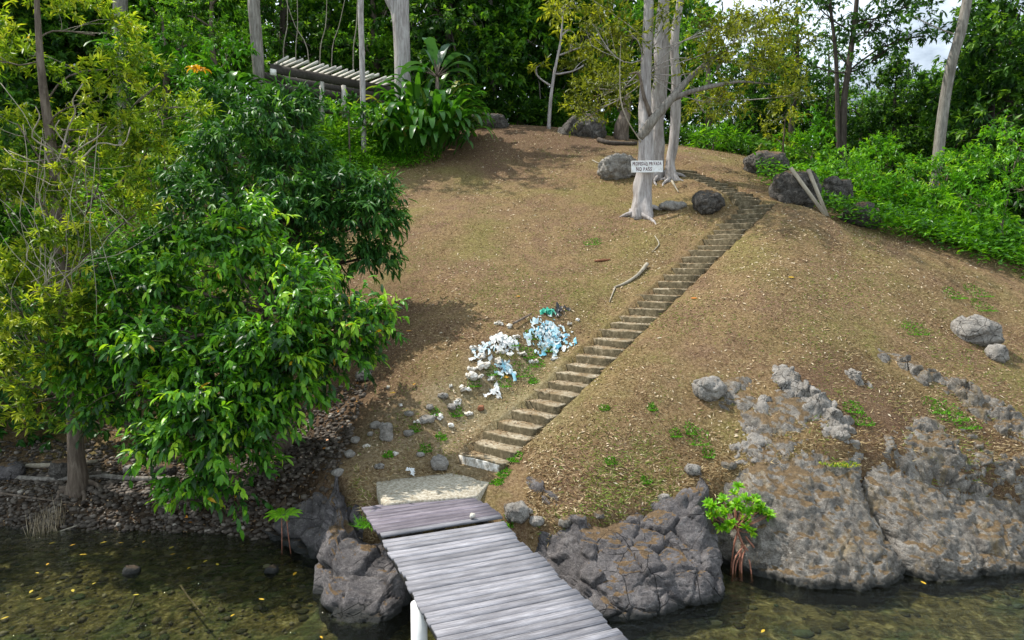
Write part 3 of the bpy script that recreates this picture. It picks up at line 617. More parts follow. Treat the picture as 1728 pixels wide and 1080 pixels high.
tuft('bundle of dry pale stalks on the shingle at the left shore', G(78, 895), .34, 130, .36, M['dstalk'], 'dry_stalk_tuft', 'dry stalks', None, .25, .014, (.5, .3), 1.)

# ------------------------------------------------------------------ stairs and landing
def slab(V2top, ztop, thick, jit=.012, seed=0, cuts=5, ch=.018):
    """a concrete block: outline points (x,y), irregular edges"""
    pts = np.asarray(V2top, float); ring = []
    for k in range(len(pts)):
        a, b = pts[k], pts[(k+1) % len(pts)]
        for f in np.linspace(0, 1, cuts, endpoint=False): ring.append(a+(b-a)*f)
    ring = np.array(ring); n = len(ring); c = ring.mean(0)
    ring = ring+jit*np.stack([vnoise(np.column_stack([ring*7, np.full(n, 1.)]), seed), vnoise(np.column_stack([ring*7, np.full(n, 5.)]), seed+1)], 1)
    inn = ring+(c-ring)/np.linalg.norm(c-ring, axis=1, keepdims=True)*ch
    zt = ztop+.5*jit*vnoise(np.column_stack([ring*5, np.full(n, 9.)]), seed)
    V = np.vstack([np.column_stack([inn, zt]), np.column_stack([ring, zt-ch]), np.column_stack([ring, np.full(n, ztop-thick)]), [[c[0], c[1], ztop]]])
    j = np.arange(n); k = (j+1) % n
    Q = np.vstack([np.stack([j+n, k+n, k, j], 1), np.stack([j+2*n, k+2*n, k+n, j+n], 1)]); T = np.stack([j, k, np.full(n, 3*n)], 1)
    return V, Q, T
st = root('staircase', SA, 'long flight of narrow concrete steps climbing the hill from the dock', 'staircase')
STEPS = []
def f_(A, u, d): return A[:2]+u*d
def flight(A, Bq, ns, wd, skew=0.):
    d = (Bq-A)[:2]; L = np.linalg.norm(d); u = d/L; lft = np.array([-u[1], u[0]]); run = L/ns
    for q in range(ns):
        z = A[2]+(Bq[2]-A[2])*q/ns+rng.normal(0, .012); s0 = q*run+rng.normal(0, .02); ww = wd*(1+rng.normal(0, .05)); sh = rng.normal(0, .035); rt = rng.normal(0, .05)+skew; STEPS.append((f_(A, u, s0+run*.5), lft, z, ww, run))
        f = A[:2]+u*s0; f2 = f+u*(run+.09)
        l2 = lft+u*rt
        pts = [f+l2*(ww/2+sh), f2+l2*(ww/2+sh), f2-l2*(ww/2-sh), f-l2*(ww/2-sh)][::-1]
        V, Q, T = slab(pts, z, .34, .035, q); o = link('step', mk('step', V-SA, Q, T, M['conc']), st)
        if q == 0 and skew == 0:
            pts = [f-u*.014+l2*(ww/2+sh-.02), f+u*.02+l2*(ww/2+sh-.02), f+u*.02-l2*(ww/2-sh-.02), f-u*.014-l2*(ww/2-sh-.02)][::-1]
            V, Q, T = slab(pts, z-.03, .24, .01, 3, ch=.003); w_ = link('riser_face', mk('riser_face', V-SA, Q, T, M['wstone']), o); w_['label'] = 'riser with flaking white paint'
flight(SA, SB, 35, 1.08); flight(SCp, SD, 13, 1.15, -.35)
acc = Acc(); sp = []
for c2, lf, z, ww, run in STEPS:
    m = 60; a_ = rng.uniform(-.5, .5, m)*ww; a_ = np.where(rng.random(m) < .5, np.abs(a_), a_); b_ = rng.uniform(-.5, .5, m)*run; u2 = np.array([lf[1], -lf[0]]); q = c2+lf*a_[:, None]+u2*b_[:, None]; sp.append(np.column_stack([q, np.full(m, z+.012)]))
sp = np.concatenate(sp); n = len(sp); leaves(acc, sp, nrm(rdir(n)*[1, 1, .2]), np.array([0, 0, 1.])+.3*rdir(n), .02+.07*rng.random(n)**2, .012+.028*rng.random(n), LEAF4, np.clip(rng.normal(.4, .25, n), 0, .92))
tag(link('leaf_litter', acc.mesh('leaf_litter', M['litter'])), 'leaf crumbs and soil lying on the concrete steps', 'leaf litter', kind='stuff')
lp = [PZ(634, 812, 1.2), PZ(646, 850, 1.2), PZ(806, 836, 1.2), PZ(842, 795, 1.2), PZ(836, 770, 1.2), PZ(772, 766, 1.2), PZ(745, 800, 1.2)]
V, Q, T = slab([p[:2] for p in lp], 1.2, .42, .02, 5, 8); c = V.mean(0)
tag(link('concrete_landing', mk('concrete_landing', V-c, Q, T, M['slab']), loc=c), 'worn concrete landing slab between the dock and the first step', 'landing')

# ------------------------------------------------------------------ dock
O = np.array([-2.50, 11.10, 1.15]); da = nrm(np.array([.385, -.923])); db = np.array([-da[1], da[0]])
dk = root('dock', O, 'weathered grey plank dock running out from the concrete landing', 'dock'); dk.rotation_euler = (0, 0, math.atan2(db[1], db[0]))
# local x = across (db), local y = -along
def plank(acc, x0, x1, y0, y1, z, th=.035, tint=.5, skew=0., sag=0.):
    n = 7; xs_ = np.linspace(x0, x1, n); V = []
    jt = lambda: rng.normal(0, .0009)
    for k, x in enumerate(xs_):
        zz = z-sag*(1-((x-x0)/(x1-x0)*2-1)**2)+rng.normal(0, .0008); sk = skew*(x-x0)
        V += [(x, y0+sk+jt(), zz), (x, y1+sk+jt(), zz), (x, y1+sk, zz-th), (x, y0+sk, zz-th)]
    Q = []
    for k in range(n-1):
        for a, b in ((0, 1), (1, 2), (2, 3), (3, 0)): Q.append((4*k+b, 4*k+a, 4*k+4+a, 4*k+4+b))
    Q += [(0, 1, 2, 3), (4*n-1, 4*n-2, 4*n-3, 4*n-4)]
    acc.add(np.array(V), np.array(Q), tint=tint)
acc = Acc(); y = 0.
for k in range(8):
    wq = .145+rng.normal(0, .006); plank(acc, .0+rng.normal(0, .012), 1.83+.03*k+rng.normal(0, .02), -y, -(y+wq), .012+rng.normal(0, .003), tint=rng.uniform(.1, .7)); y += wq+.006
o = link('deck', acc.mesh('deck', M['plankD']), dk); o['label'] = 'short darker deck section next to the landing'
acc = Acc(); plank(acc, .05, 2.0, -y, -(y+.13), .014, tint=.45, skew=.016); y += .13
link('loose_plank', acc.mesh('loose_plank', M['plank']), dk); y += .12
acc = Acc(); y1s = y
while y < 8.2:
    wq = .128+rng.normal(0, .008); e = .03*math.sin(y*5)+rng.normal(0, .018)
    plank(acc, .03+rng.normal(0, .016), 1.93+e, -y, -(y+wq), .0+rng.normal(0, .004), tint=rng.uniform(.25, 1.), skew=rng.normal(0, .0016), sag=.004); y += wq+.010+abs(rng.normal(0, .005))
link('deck', acc.mesh('deck', M['plank']), dk)
for x in (.14, 1.0, 1.72):
    V = [(x+a, b, c_) for b in (-.05, -8.1) for a, c_ in ((-.045, -.045), (.045, -.045), (.045, -.2), (-.045, -.2))]
    link('beam', mk('beam', V, [(0, 1, 2, 3), (7, 6, 5, 4), (0, 4, 5, 1), (1, 5, 6, 2), (2, 6, 7, 3), (3, 7, 4, 0)], None, M['beamD'], tint=np.full(8, .5)), dk)
for x, yy in ((.06, -3.42), (1.72, -3.42), (.06, -6.8), (1.72, -6.8)):
    V, Q, T = tube([(x, yy, -2.2), (x, yy, -.9), (x, yy, -.04)], [.1, .1, .1], 20)
    link('post', mk('post', V, Q, T, M['pipe'], True), dk)
lc = O+np.array([*(db*1.52+da*1.22), .06])
B('stone', 'small white stone lying on the dock planks', lc-[0, 0, .03], (.045, .04, .04), M['wstone'], 3, seed=31, sink=0., cat='stone')

# ------------------------------------------------------------------ trees
def lobe_pts(c, r, n, shell=.55, gap=-.22, gapseed=0.):
    d = rdir(n); d[:, 2] = np.where(d[:, 2] < -.55, -d[:, 2]*.4, d[:, 2]); q = (shell+(1-shell)*rng.random(n)**.6)[:, None]
    p = np.asarray(c)+d*q*np.asarray(r); k = vnoise(p*(1.25/max(.45, float(np.mean(r))))+gapseed, 19) > gap
    return p[k], d[k]
def crown_leaves(acc, pts, dirs, nl, L, W, tpl, droop=.4, spread=.8, tw=.35, tmean=.45, tvar=.16, upb=.6):
    n = len(pts); td = nrm(dirs*.7+np.array([0, 0, .15])+.55*rdir(n)); ct = rng.normal(0, tvar, n)
    P_ = np.repeat(pts, nl, 0); D = np.repeat(td, nl, 0); f = np.tile(np.linspace(0, 1, nl), n); m = n*nl
    pos = P_+D*(f*tw)[:, None]-np.array([0, 0, 1.])*(droop*.35*tw*f*f)[:, None]
    ax = nrm(D*(.35+.6*f)[:, None]+spread*rdir(m)-np.array([0, 0, droop]))
    up = np.array([0, 0, upb])+.5*rdir(m)+.15*D
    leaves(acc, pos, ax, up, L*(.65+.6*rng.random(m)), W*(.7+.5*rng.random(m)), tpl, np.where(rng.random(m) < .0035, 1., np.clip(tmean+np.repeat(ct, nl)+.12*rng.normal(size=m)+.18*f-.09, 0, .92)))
    return td
def limb(acc, a, b, r0, r1, sides=6, wob=.08, n=7, seed=0, sagz=0.):
    a, b = np.asarray(a, float), np.asarray(b, float); L = np.linalg.norm(b-a); t = np.linspace(0, 1, n)[:, None]
    p = a+(b-a)*t+np.sin(t*PI)*rng.normal(size=3)*wob*L+np.sin(t*PI)*np.array([0, 0, sagz])
    p[1:-1] += rng.normal(size=(n-2, 3))*wob*.25*L/n
    V, Q, T = tube(p, np.linspace(r0, r1, n), sides, .1, seed); acc.add(V, Q, T)
    return p
def tree(name, label, cat, trunk, lobes, mat, bark, nl=8, L=.2, W=.08, tpl=LEAF8, dens=40, twigs=.5, twr=.008, group=None, droop=.4, spread=.8, tw=.35, shell=.5, flare=0., lump=.12, sides=12, limbs=True, limb_r=.4, upb=.6, tmean=.45, tvar=.16, sink=.2, twmat=None, limb_from=.45, nrings=None, roots=0, gap=-.2):
    """trunk: [(point, radius)...] base first; lobes: [(centre, radii)]"""
    tp = np.array([t[0] for t in trunk], float); tr = np.array([t[1] for t in trunk], float); base = tp[0].copy()
    r = root(name, base, label, cat, group); A = Acc(); TW = Acc() if twmat else A
    n = nrings or max(10, 4*len(tp)); tp2 = tp.copy(); tp2[0, 2] -= sink; path = spline(tp2, n); rad = np.interp(np.linspace(0, 1, n), np.linspace(0, 1, len(tr)), tr)
    fl = None
    if flare: fl = lambda f, ang: 1+flare*np.exp(-f*13)*(.25+1.2*np.maximum(0, np.cos(ang*2.5+1))**2+.5*np.maximum(0, np.cos(ang*4+2.))**2)
    V, Q, T = tube(path, rad, sides, lump, int(abs(base[0])*7) % 97, True, fl); A.add(V, Q, T)
    for k in range(roots):
        th = 2*PI*k/max(1, roots)+rng.normal(0, .3); Lr = tr[0]*rng.uniform(2.2, 4.2); dx, dy = math.cos(th), math.sin(th); q = []
        for f in np.linspace(0, 1, 7):
            rr_ = tr[0]*.55+Lr*f; x, y = base[0]+dx*rr_+.08*math.sin(f*7+k), base[1]+dy*rr_+.08*math.cos(f*6+k); q.append((x, y, gp(x, y)+tr[0]*.6*(1-f)**2.2-.015-.06*f))
        V, Q, T = tube(spline(q, 12), np.linspace(tr[0]*.30, .012, 12), 7, .15, k); A.add(V, Q, T)
    C = Acc()
    for li, (c, rr) in enumerate(lobes):
        c = np.asarray(c, float); rr = np.asarray(rr if np.ndim(rr) else (rr, rr, rr*.85), float)
        nc = max(4, int(dens*(rr[0]*rr[1]+rr[0]*rr[2]+rr[1]*rr[2])/3*4))
        pts, d = lobe_pts(c, rr, int(nc*1.35), shell, gap, li*3.7); nc = len(pts)
        if nc == 0: continue
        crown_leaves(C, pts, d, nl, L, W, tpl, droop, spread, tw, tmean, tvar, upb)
        if limbs:
            lo = path[int(n*limb_from):]; k = int(np.argmin(np.linalg.norm(lo-(c-np.array([0, 0, .9*np.linalg.norm(c-path[-1])*.3])), axis=1))); r0 = rad[min(n-1, int(n*limb_from)+k)]*limb_r
            lp_ = limb(A, lo[k], c, max(r0, twr*2.5), twr*2., 6, .11, 8, li)
            for q in rng.choice(nc, min(nc, int(nc*twigs)), replace=False):
                s = lp_[rng.integers(4, 8)]; limb(TW, s, pts[q], twr*1.3, twr*.5, 4, .08, 5, q)
    link('trunk', A.mesh('trunk', bark, True, base), r)
    if twmat and TW.n: link('twig_tangle', TW.mesh('twig_tangle', twmat, True, base), r)
    if C.n: link('crown', C.mesh('crown', mat, False, base), r)
    return r
def lb(px, py, Y, rpx, sq=.85, dy=1., k=.9): r = k*rpx/FOC*Y; return (P(px, py, Y), (r, r*dy, r*sq))

# left foreground yellow-green tree
b = G(130, 826)
tree('twiggy_tree', 'yellow green twiggy tree with a grey trunk on the beach', 'tree',
     [(b, .19), (P(128, 760, b[1]), .15), (P(122, 640, b[1]+.1), .155), (P(105, 450, b[1]+.2), .135), (P(92, 290, b[1]+.2), .11), (P(70, 120, b[1]), .07), (P(60, -40, b[1]), .04)],
     [lb(60, 90, 14.5, 90), lb(160, 60, 14.5, 80), lb(30, 210, 14, 70), lb(170, 170, 14, 85), lb(230, 120, 14.6, 55), lb(60, 330, 13.8, 80), lb(170, 300, 13.6, 80), lb(250, 250, 14, 50), lb(40, 560, 13.2, 75), lb(110, 520, 13.0, 60),
      lb(30, 690, 13, 70), lb(110, 620, 13, 60), lb(90, 700, 13, 48), lb(20, 620, 12.8, 75), lb(140, 560, 12.9, 50), lb(60, 540, 12.7, 60), lb(10, 480, 13, 70), lb(110, 400, 13.2, 60), lb(200, 230, 13.6, 60), lb(270, 140, 14.2, 45), lb(120, 230, 14.5, 60), lb(170, 430, 13.6, 65), lb(60, 450, 14.3, 60), lb(230, 360, 14, 55), lb(-40, 300, 14, 90), lb(-50, 620, 13.5, 90), lb(-60, 80, 15, 100), lb(300, 180, 15, 40), lb(90, -30, 14.5, 90)],
     M['j'], M['barkB'], nl=13, L=.165, W=.05, tpl=LEAF4, dens=42, twigs=.10, tvar=.27, twr=.007, droop=.05, spread=.9, tw=.16, shell=.25, flare=.6, roots=6, twmat=M['twig'], limb_r=.22, tmean=.57, gap=-.08, upb=1.1, limb_from=.3)
# pale hanging aerial stems
va = Acc(); vb = P(90, 470, 12.9)
def wig(a, e, r0, r1, w):
    t = np.linspace(0, 1, 6)[:, None]; p = a+(e-a)*t+np.sin(t*PI)*rng.normal(size=(6, 3))*w; V, Q, T = tube(spline(p, 16), np.linspace(r0, r1, 16), 5); va.add(V, Q, T)
for k in range(9):
    a = P(rng.uniform(20, 170), rng.uniform(150, 330), 13.0+rng.normal(0, .4)); wig(a, P((a[0]/13*FOC+864)+rng.normal(0, 30), rng.uniform(380, 620), 12.8+rng.normal(0, .3)), .007, .004, .12)
for k in range(6):
    a = P(rng.uniform(0, 200), rng.uniform(120, 420), 12.9); wig(a, P(rng.uniform(10, 260), rng.uniform(120, 430), 12.9+rng.normal(0, .4)), .008, .004, .16)
for k in range(13):
    wig(P(75+rng.normal(0, 22), 490+rng.normal(0, 15), 12.7), P(75+rng.normal(0, 70), 370+rng.normal(0, 50), 12.7+rng.normal(0, .4)), .009, .004, .07)
for k in range(5):
    wig(P(90, 290, 13), P(60+40*k, 180+rng.normal(0, 30), 12.8), .022, .009, .12)
tag(link('vine_tangle', va.mesh('vine_tangle', M['twig'], True, vb), loc=vb), 'tangle of bare pale grey vines hanging in the yellow green tree', 'vines')

# glossy broad-leaved tree over the beach
b = np.array([-5.0, 14.6, gp(-5.0, 14.6)])
tree('broadleaf_tree', 'glossy broad leaved tree overhanging the beach and lawn edge', 'tree',
     [(b, .2), (b+[.1, -.2, 1.2], .17), (b+[-.1, -.4, 2.4], .13), (b+[0, -.6, 3.4], .08)],
     [lb(310, 560, 13.2, 120), lb(450, 520, 13.2, 110), lb(560, 575, 13.3, 85), lb(235, 650, 13.0, 100), lb(370, 660, 12.6, 110), lb(395, 770, 12.2, 62), lb(350, 720, 12.3, 80), lb(170, 590, 13.3, 70), lb(490, 620, 12.9, 75), lb(625, 545, 13.3, 38), lb(330, 815, 12.0, 40), lb(400, 830, 12.0, 30), lb(655, 530, 13.3, 20), lb(590, 600, 13.0, 30), lb(120, 612, 13.3, 28), lb(180, 705, 13, 30), lb(470, 705, 12.3, 34), lb(425, 845, 11.9, 18), lb(300, 845, 11.9, 20), lb(500, 660, 12.6, 40), lb(285, 480, 13.5, 30), lb(520, 470, 14.6, 50), lb(450, 440, 14.6, 50), lb(345, 420, 13.8, 34), lb(290, 740, 12.3, 60), lb(430, 700, 12.3, 60),
      lb(250, 490, 13.8, 75), lb(380, 450, 13.8, 90), lb(150, 660, 13.2, 45), lb(430, 375, 13.9, 45), lb(400, 410, 13.8, 50), lb(590, 520, 13.4, 45), lb(280, 590, 12.6, 70), lb(450, 600, 12.4, 70)],
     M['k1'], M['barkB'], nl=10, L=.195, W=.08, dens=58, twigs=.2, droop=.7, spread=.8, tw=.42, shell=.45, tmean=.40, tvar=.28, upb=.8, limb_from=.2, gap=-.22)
# dark mango-like tree above it
b = np.array([-6.2, 18.5, gp(-6.2, 18.5)])
tree('mango_tree', 'dark dense mango like tree left of the lawn', 'tree',
     [(b, .25), (b+[.1, 0, 1.5], .21), (b+[.3, 0, 3], .16), (b+[.5, 0, 4.6], .08)],
     [lb(470, 212, 18.6, 66), lb(400, 265, 18.4, 75), lb(500, 285, 18.2, 66), lb(570, 350, 17.9, 85), lb(620, 370, 17.8, 62), lb(640, 330, 18, 42), lb(480, 370, 17.6, 100), lb(370, 370, 17.6, 90), lb(300, 440, 17.4, 80), lb(590, 430, 17.6, 50), lb(630, 430, 17.6, 40), lb(220, 450, 17.2, 70), lb(490, 178, 18.8, 40), lb(330, 310, 18.4, 60), lb(540, 450, 17.5, 60)],
     M['k2'], M['barkD'], nl=10, L=.27, W=.075, dens=34, gap=-.3, twigs=.2, droop=.7, spread=.75, tw=.32, shell=.5, tmean=.45, tvar=.18, upb=.8, limb_from=.2)

# the sign tree and its companions
b = G(1082, 362); sY = b[1]
sign_tree = tree('sign_tree', 'pale trunked tree with flared roots carrying the white sign', 'tree',
     [(b, .31), (P(1084, 325, sY), .27), (P(1090, 265, sY), .275), (P(1089, 200, sY), .21), (P(1090, 120, sY), .18), (P(1093, 40, sY), .165), (P(1096, -60, sY), .14), (P(1098, -200, sY), .09)],
     [lb(1000, 40, 23, 55), lb(1060, 60, 22.5, 45), lb(960, 10, 23.5, 45), lb(1150, 30, 22.3, 50), lb(1200, 110, 22.3, 48), lb(1250, 60, 22, 60), lb(1300, 120, 22.4, 50), lb(1340, 160, 22.6, 36), lb(1230, 170, 22.6, 45), lb(1290, 30, 23, 60), lb(1330, 70, 22.8, 40), lb(1040, -60, 22, 90), lb(1180, -70, 22, 100), lb(1300, -80, 23, 90)],
     M['olive'], M['barkW'], nl=8, L=.20, W=.06, tpl=LEAF4, dens=26, twigs=.12, twr=.007, droop=.35, spread=.8, tw=.35, shell=.2, roots=5, flare=.8, lump=.2, sides=28, limb_r=.07, tmean=.5, tvar=.2, nrings=40, limb_from=.55)
def branch_part(parent, name, pts, rads, mat, seed=1):
    a = Acc(); n = 26; p = spline(pts, n); r_ = np.interp(np.linspace(0, 1, n), np.linspace(0, 1, len(rads)), rads); V, Q, T = tube(p, r_, 9, .12, seed); a.add(V, Q, T)
    return link(name, a.mesh(name, mat, True, np.array(parent.location)), parent)
branch_part(sign_tree, 'limb', [P(1082, 232, sY-.1), P(1100, 205, sY-.35), P(1135, 165, sY-.4), P(1160, 135, sY-.3), P(1200, 100, sY), P(1228, 85, sY+.2)], [.17, .15, .13, .09, .06, .04], M['barkG'], 2)
branch_part(sign_tree, 'limb', [P(1138, 165, sY-.4), P(1165, 155, sY-.5), P(1200, 146, sY-.6), P(1245, 138, sY-.6), P(1300, 142, sY-.4)], [.10, .085, .07, .045, .02], M['barkG'], 3)
branch_part(sign_tree, 'limb', [P(1098, 195, sY-.25), P(1086, 160, sY-.35), P(1078, 125, sY-.3), P(1062, 125, sY-.2)], [.07, .055, .04, .02], M['barkB'], 4)
branch_part(sign_tree, 'hanging_vine', [P(1082, 240, sY-.3), P(1060, 205, sY-.5), P(1048, 170, sY-.5), P(1046, 120, sY-.4), P(1048, 60, sY-.2)], [.022, .02, .018, .016, .012], M['twig'], 5)
b2 = G(1110, 300)
tree('pale_tree', 'pale fluted trunk standing directly behind the sign tree', 'tree',
     [(b2, .26), (P(1108, 250, b2[1]), .25), (P(1110, 180, b2[1]), .27), (P(1117, 100, b2[1]), .28), (P(1120, 0, b2[1]), .22), (P(1122, -120, b2[1]), .15)],
     [lb(1060, 130, b2[1], 50), lb(1010, 150, b2[1]+1, 45), lb(985, 190, b2[1]+1.5, 40), lb(1040, 180, b2[1]+1, 35), lb(1160, -80, b2[1], 90), lb(1060, -70, b2[1], 80)],
     M['olive'], M['barkW'], nl=8, L=.2, W=.06, tpl=LEAF4, dens=22, twigs=.12, twr=.007, shell=.2, roots=4, flare=.4, lump=.35, sides=24, limb_r=.07, tmean=.35, nrings=34, limb_from=.6)
b3 = G(1134, 302)
tree('pale_tree', 'slender pale curved trunk with spreading roots beside the upper steps', 'tree',
     [(b3, .22), (P(1131, 275, b3[1]), .155), (P(1138, 235, b3[1]), .18), (P(1141, 150, b3[1]), .165), (P(1138, 60, b3[1]), .155), (P(1148, 0, b3[1]), .13), (P(1155, -120, b3[1]), .08)],
     [lb(1210, 60, b3[1]+.5, 45), lb(1240, -60, b3[1], 80), lb(1190, 190, b3[1]+2, 36)],
     M['olive'], M['barkW'], nl=8, L=.2, W=.06, tpl=LEAF4, dens=22, twigs=.12, twr=.007, shell=.2, roots=5, flare=.8, lump=.16, sides=20, limb_r=.07, tmean=.4, nrings=34, limb_from=.6)
bs = G(1050, 236)
tree('old_stump', 'gnarled reddish brown stump on the crest behind the sign tree', 'stump', [(bs, .42), (bs+[.05, 0, .9], .30), (bs+[.2, 0, 1.9], .2), (bs+[.3, 0, 2.3], .08)], [], None, M['barkB'], lump=.4, sides=16, flare=.5, nrings=16)
bt = G(926, 217)
tree('sapling', 'thin pale sapling with sparse leaves on the crest', 'tree',
     [(bt, .10), (P(929, 170, bt[1]), .085), (P(936, 120, bt[1]), .08), (P(946, 70, bt[1]), .055), (P(950, 20, bt[1]), .03)],
     [lb(905, 115, bt[1], 22, .5), lb(965, 85, bt[1], 34, .5), lb(960, 50, bt[1], 26, .5), lb(985, 110, bt[1], 24, .5), lb(945, 20, bt[1], 30)],
     M['olive'], M['barkW'], nl=7, L=.36, W=.13, tpl=LEAF4, dens=7, twigs=.6, twr=.02, shell=.3, tmean=.55, limb_r=.5, limb_from=.35)
bl = P(1577, 262, 27.5); bl[2] = min(bl[2], gp(bl[0], bl[1])+.3)
tree('leaning_tree', 'bare leaning grey brown trunk above the right shrubs', 'tree',
     [(bl-[0, 0, .6], .24), (P(1590, 200, 27.5), .19), (P(1605, 110, 27.3), .185), (P(1622, 50, 27.1), .175), (P(1638, -30, 27), .165), (P(1655, -120, 27), .2)],
     [lb(1600, -150, 27, 120), lb(1700, -160, 27, 120), lb(1540, 25, 28.5, 45, .4)], M['bgd'], M['barkG'], nl=9, L=.26, W=.1, tpl=LEAF4, dens=9, twigs=.1, shell=.4, lump=.1, sides=14, limb_r=.2, limb_from=.5)

# trunks around the pergola
def pole(label, px0, py0, px1, Yd, r0, r1, mat, lobes=(), fork=None, cat='tree', name='forest_tree', m='bg'):
    b = G(px0, py0) if Yd is None else P(px0, py0, Yd); b = b.copy(); b[2] = min(b[2], gp(b[0], b[1])); Yq = b[1]
    tp = [(b, r0), (P((px0*2+px1)/3+rng.normal(0, 1.5), 100, Yq), r0*.6+r1*.4), (P(px1, 0, Yq), r1*1.1), (P(px1+8, -90, Yq), r1*.9), (P(px1+10, -200, Yq), r1*.4)]
    lo = [lb(px1-50, -150, Yq, 60), lb(px1+30, -190, Yq, 60)]+[lb(*q) for q in lobes]
    t = tree(name, label, cat, tp, lo, M[m], mat, nl=9, L=.27, W=.1, tpl=LEAF4, dens=8, twigs=.1, shell=.4, sides=14, lump=.12, limb_r=.35, nrings=24, limb_from=.6)
    if fork: branch_part(t, 'limb', [P(*q, Yq) for q in fork], [r0*.75, r0*.6, r0*.5, r0*.35], mat, 7)
    return t
pole('straight grey trunk just left of the pergola', 438, 145, 429, 31, .26, .23, M['barkG'])
pole('slim pale pole like trunk in front of the pergola', 613, 160, 609, 30.5, .125, .11, M['barkW'])
pole('stout forked grey trunk behind the big leafed clump', 678, 165, 676, 33, .42, .34, M['barkW'], fork=[(677, 60), (668, 20), (652, -10), (630, -60)])
pole('grey trunk at the upper left among the foliage', 204, 60, 203, 31, .30, .27, M['barkG'])
bd = G(1425, 255) if False else P(1425, 262, 33); bd[2] = min(bd[2], gp(bd[0], bd[1]))
dt = tree('dark_tree', 'dark twin stemmed tree against the bright sky', 'tree',
     [(bd, .17), (P(1424, 180, 33), .15), (P(1434, 100, 33), .13), (P(1446, 0, 33), .10), (P(1450, -120, 33), .06)],
     [lb(1400, 60, 33, 50, .6), lb(1470, 40, 33, 60, .6), lb(1380, 10, 33, 45, .6), lb(1430, 120, 33, 42, .6), lb(1500, 80, 33, 48, .5), lb(1450, -60, 33, 110), lb(1530, 10, 33, 50, .5), lb(1370, 110, 33, 30), lb(1560, 60, 32, 40, .4)],
     M['bgd'], M['barkD'], nl=9, L=.26, W=.11, tpl=LEAF4, dens=11, twigs=.3, twr=.014, shell=.2, limb_r=.35, nrings=22)
branch_part(dt, 'stem', [bd+[-.2, 0, 0], P(1413, 170, 33), P(1410, 90, 33), P(1400, 0, 33), P(1395, -60, 33)], [.11, .1, .085, .06, .04], M['barkD'], 8)

# ---- forest: prototypes copied
def proto(name, label, mat, bark, seed_l, H=11., R=3.2, dens=7, n=15, L=.36, low=.03, tm=.45):
    lo = []
    for k in range(n):
        h = H*(low+(1-low)*(k+.5)/n); rr = R*(.55+.45*math.sin(PI*min(1, (h/H)*.9+.12))); a = k*2.399+seed_l
        q = rr*.55*(.6+.6*rng.random()); lo.append((np.array([math.cos(a)*q, math.sin(a)*q, h]), (rr*.62, rr*.62, rr*.52)))
    return tree(name, label, 'tree', [((0, 0, 0), .26), ((.1, 0, H*.3), .21), ((-.1, .1, H*.65), .14), ((0, 0, H*.95), .05)], lo, mat, bark, nl=10, L=L, W=L*.45, tpl=LEAF4, dens=dens*1.3, twigs=.03, twr=.02, shell=.45, group='trees of the forest behind the lawn', tmean=tm, tvar=.3, droop=.5, sides=10, limb_r=.3)
F1 = proto('forest_tree', 'x', M['bg'], M['barkG'], 0., 11, 3.3, 7)
F2 = proto('forest_tree', 'x', M['bgd'], M['barkD'], 1., 13, 3.6, 6.5)
F3 = proto('forest_tree', 'x', M['bg'], M['barkB'], 2., 9, 2.8, 8, 11, .22, .03, .6)
F4 = proto('forest_tree', 'x', M['bgd'], M['barkD'], 3., 12, 3.4, 4.2, 12, .26, .30)
spots = [  # px, Y, proto, scale, label
    (760, 40, F2, 1.0, 'dark leafy tree right behind the banana plant'), (830, 41, F1, 1.05, 'vine hung tree left of the thin sapling'), (900, 42, F1, 1.0, 'dark green tree right behind the thin sapling'),
    (975, 42, F1, .95, 'dark tree behind the grey crest boulder'), (1040, 41, F3, .95, 'green tree behind the brown stump'), (700, 42, F1, 1.05, 'green tree behind the stout forked trunk'),
    (640, 41, F3, 1.15, 'dark tree behind the slim pole trunk'), (560, 43, F1, 1.0, 'dark tree standing behind the pergola roof'), (490, 41, F4, 1.1, 'open tree rising behind the pergola end'),
    (395, 38, F1, .95, 'leafy tree behind the straight grey trunk'), (320, 36, F3, 1.1, 'bright leafy vine covered tree at the upper left'), (255, 38, F1, 1.05, 'green tree between the two upper left trunks'),
    (180, 36, F2, .95, 'dark tree behind the upper left grey trunk'), (90, 34, F1, 1.0, 'green tree behind the yellow green tree top'), (10, 33, F2, 1.0, 'dark tree in the upper left corner'),
    (1110, 43, F1, .95, 'tree behind the pale fluted trunk'), (1190, 38, F3, .85, 'green tree behind the upper steps'),
    (1330, 38, F4, .8, 'thin crowned tree behind the brown earth boulder'), (1500, 36, F2, .58, 'dark low tree between twin stems and leaning trunk'), (1570, 38, F1, .68, 'green tree behind the leaning trunk'),
    (1660, 33, F2, .88, 'black green tree right of the leaning trunk'), (1730, 30, F2, .95, 'dark tree at the right edge of the photo'), (1690, 37, F1, 1.0, 'tall green tree far right behind the darker ones'), (1445, 42, F3, .75, 'distant green tree under the twin dark stems'), (1265, 42, F4, .75, 'thin dark tree seen against the low bright sky'), (1385, 44, F4, .8, 'airy tree against bright sky left of twin stems')]
spots += [(1400, 45, F1, .62, 'low green tree directly behind the twin dark stems'), (1260, 46, F2, .62, 'dark tree in the gap behind the upper steps'), (1320, 41, F1, .62, 'green tree behind the brown earth boulder and thicket'), (1480, 43, F1, .62, 'leafy tree right behind the twin dark stems'), (1545, 43, F2, .68, 'dark tree left of the leaning trunk top'), (1612, 44, F1, 1.0, 'tall green tree directly behind the leaning trunk'), (-120, 22.0, F2, .8, 'dark tree added beyond the left edge to shade the slope'), (-330, 15.5, F2, .8, 'unseen dark tree added to shade the left beach'), (290, 30.5, F3, .8, 'vine hung bright tree left of the black stump'), (375, 33, F3, .9, 'bright leafy tree just left of the straight grey trunk')]  # trees standing left of the view are added to shade the beach and slope
used = set()
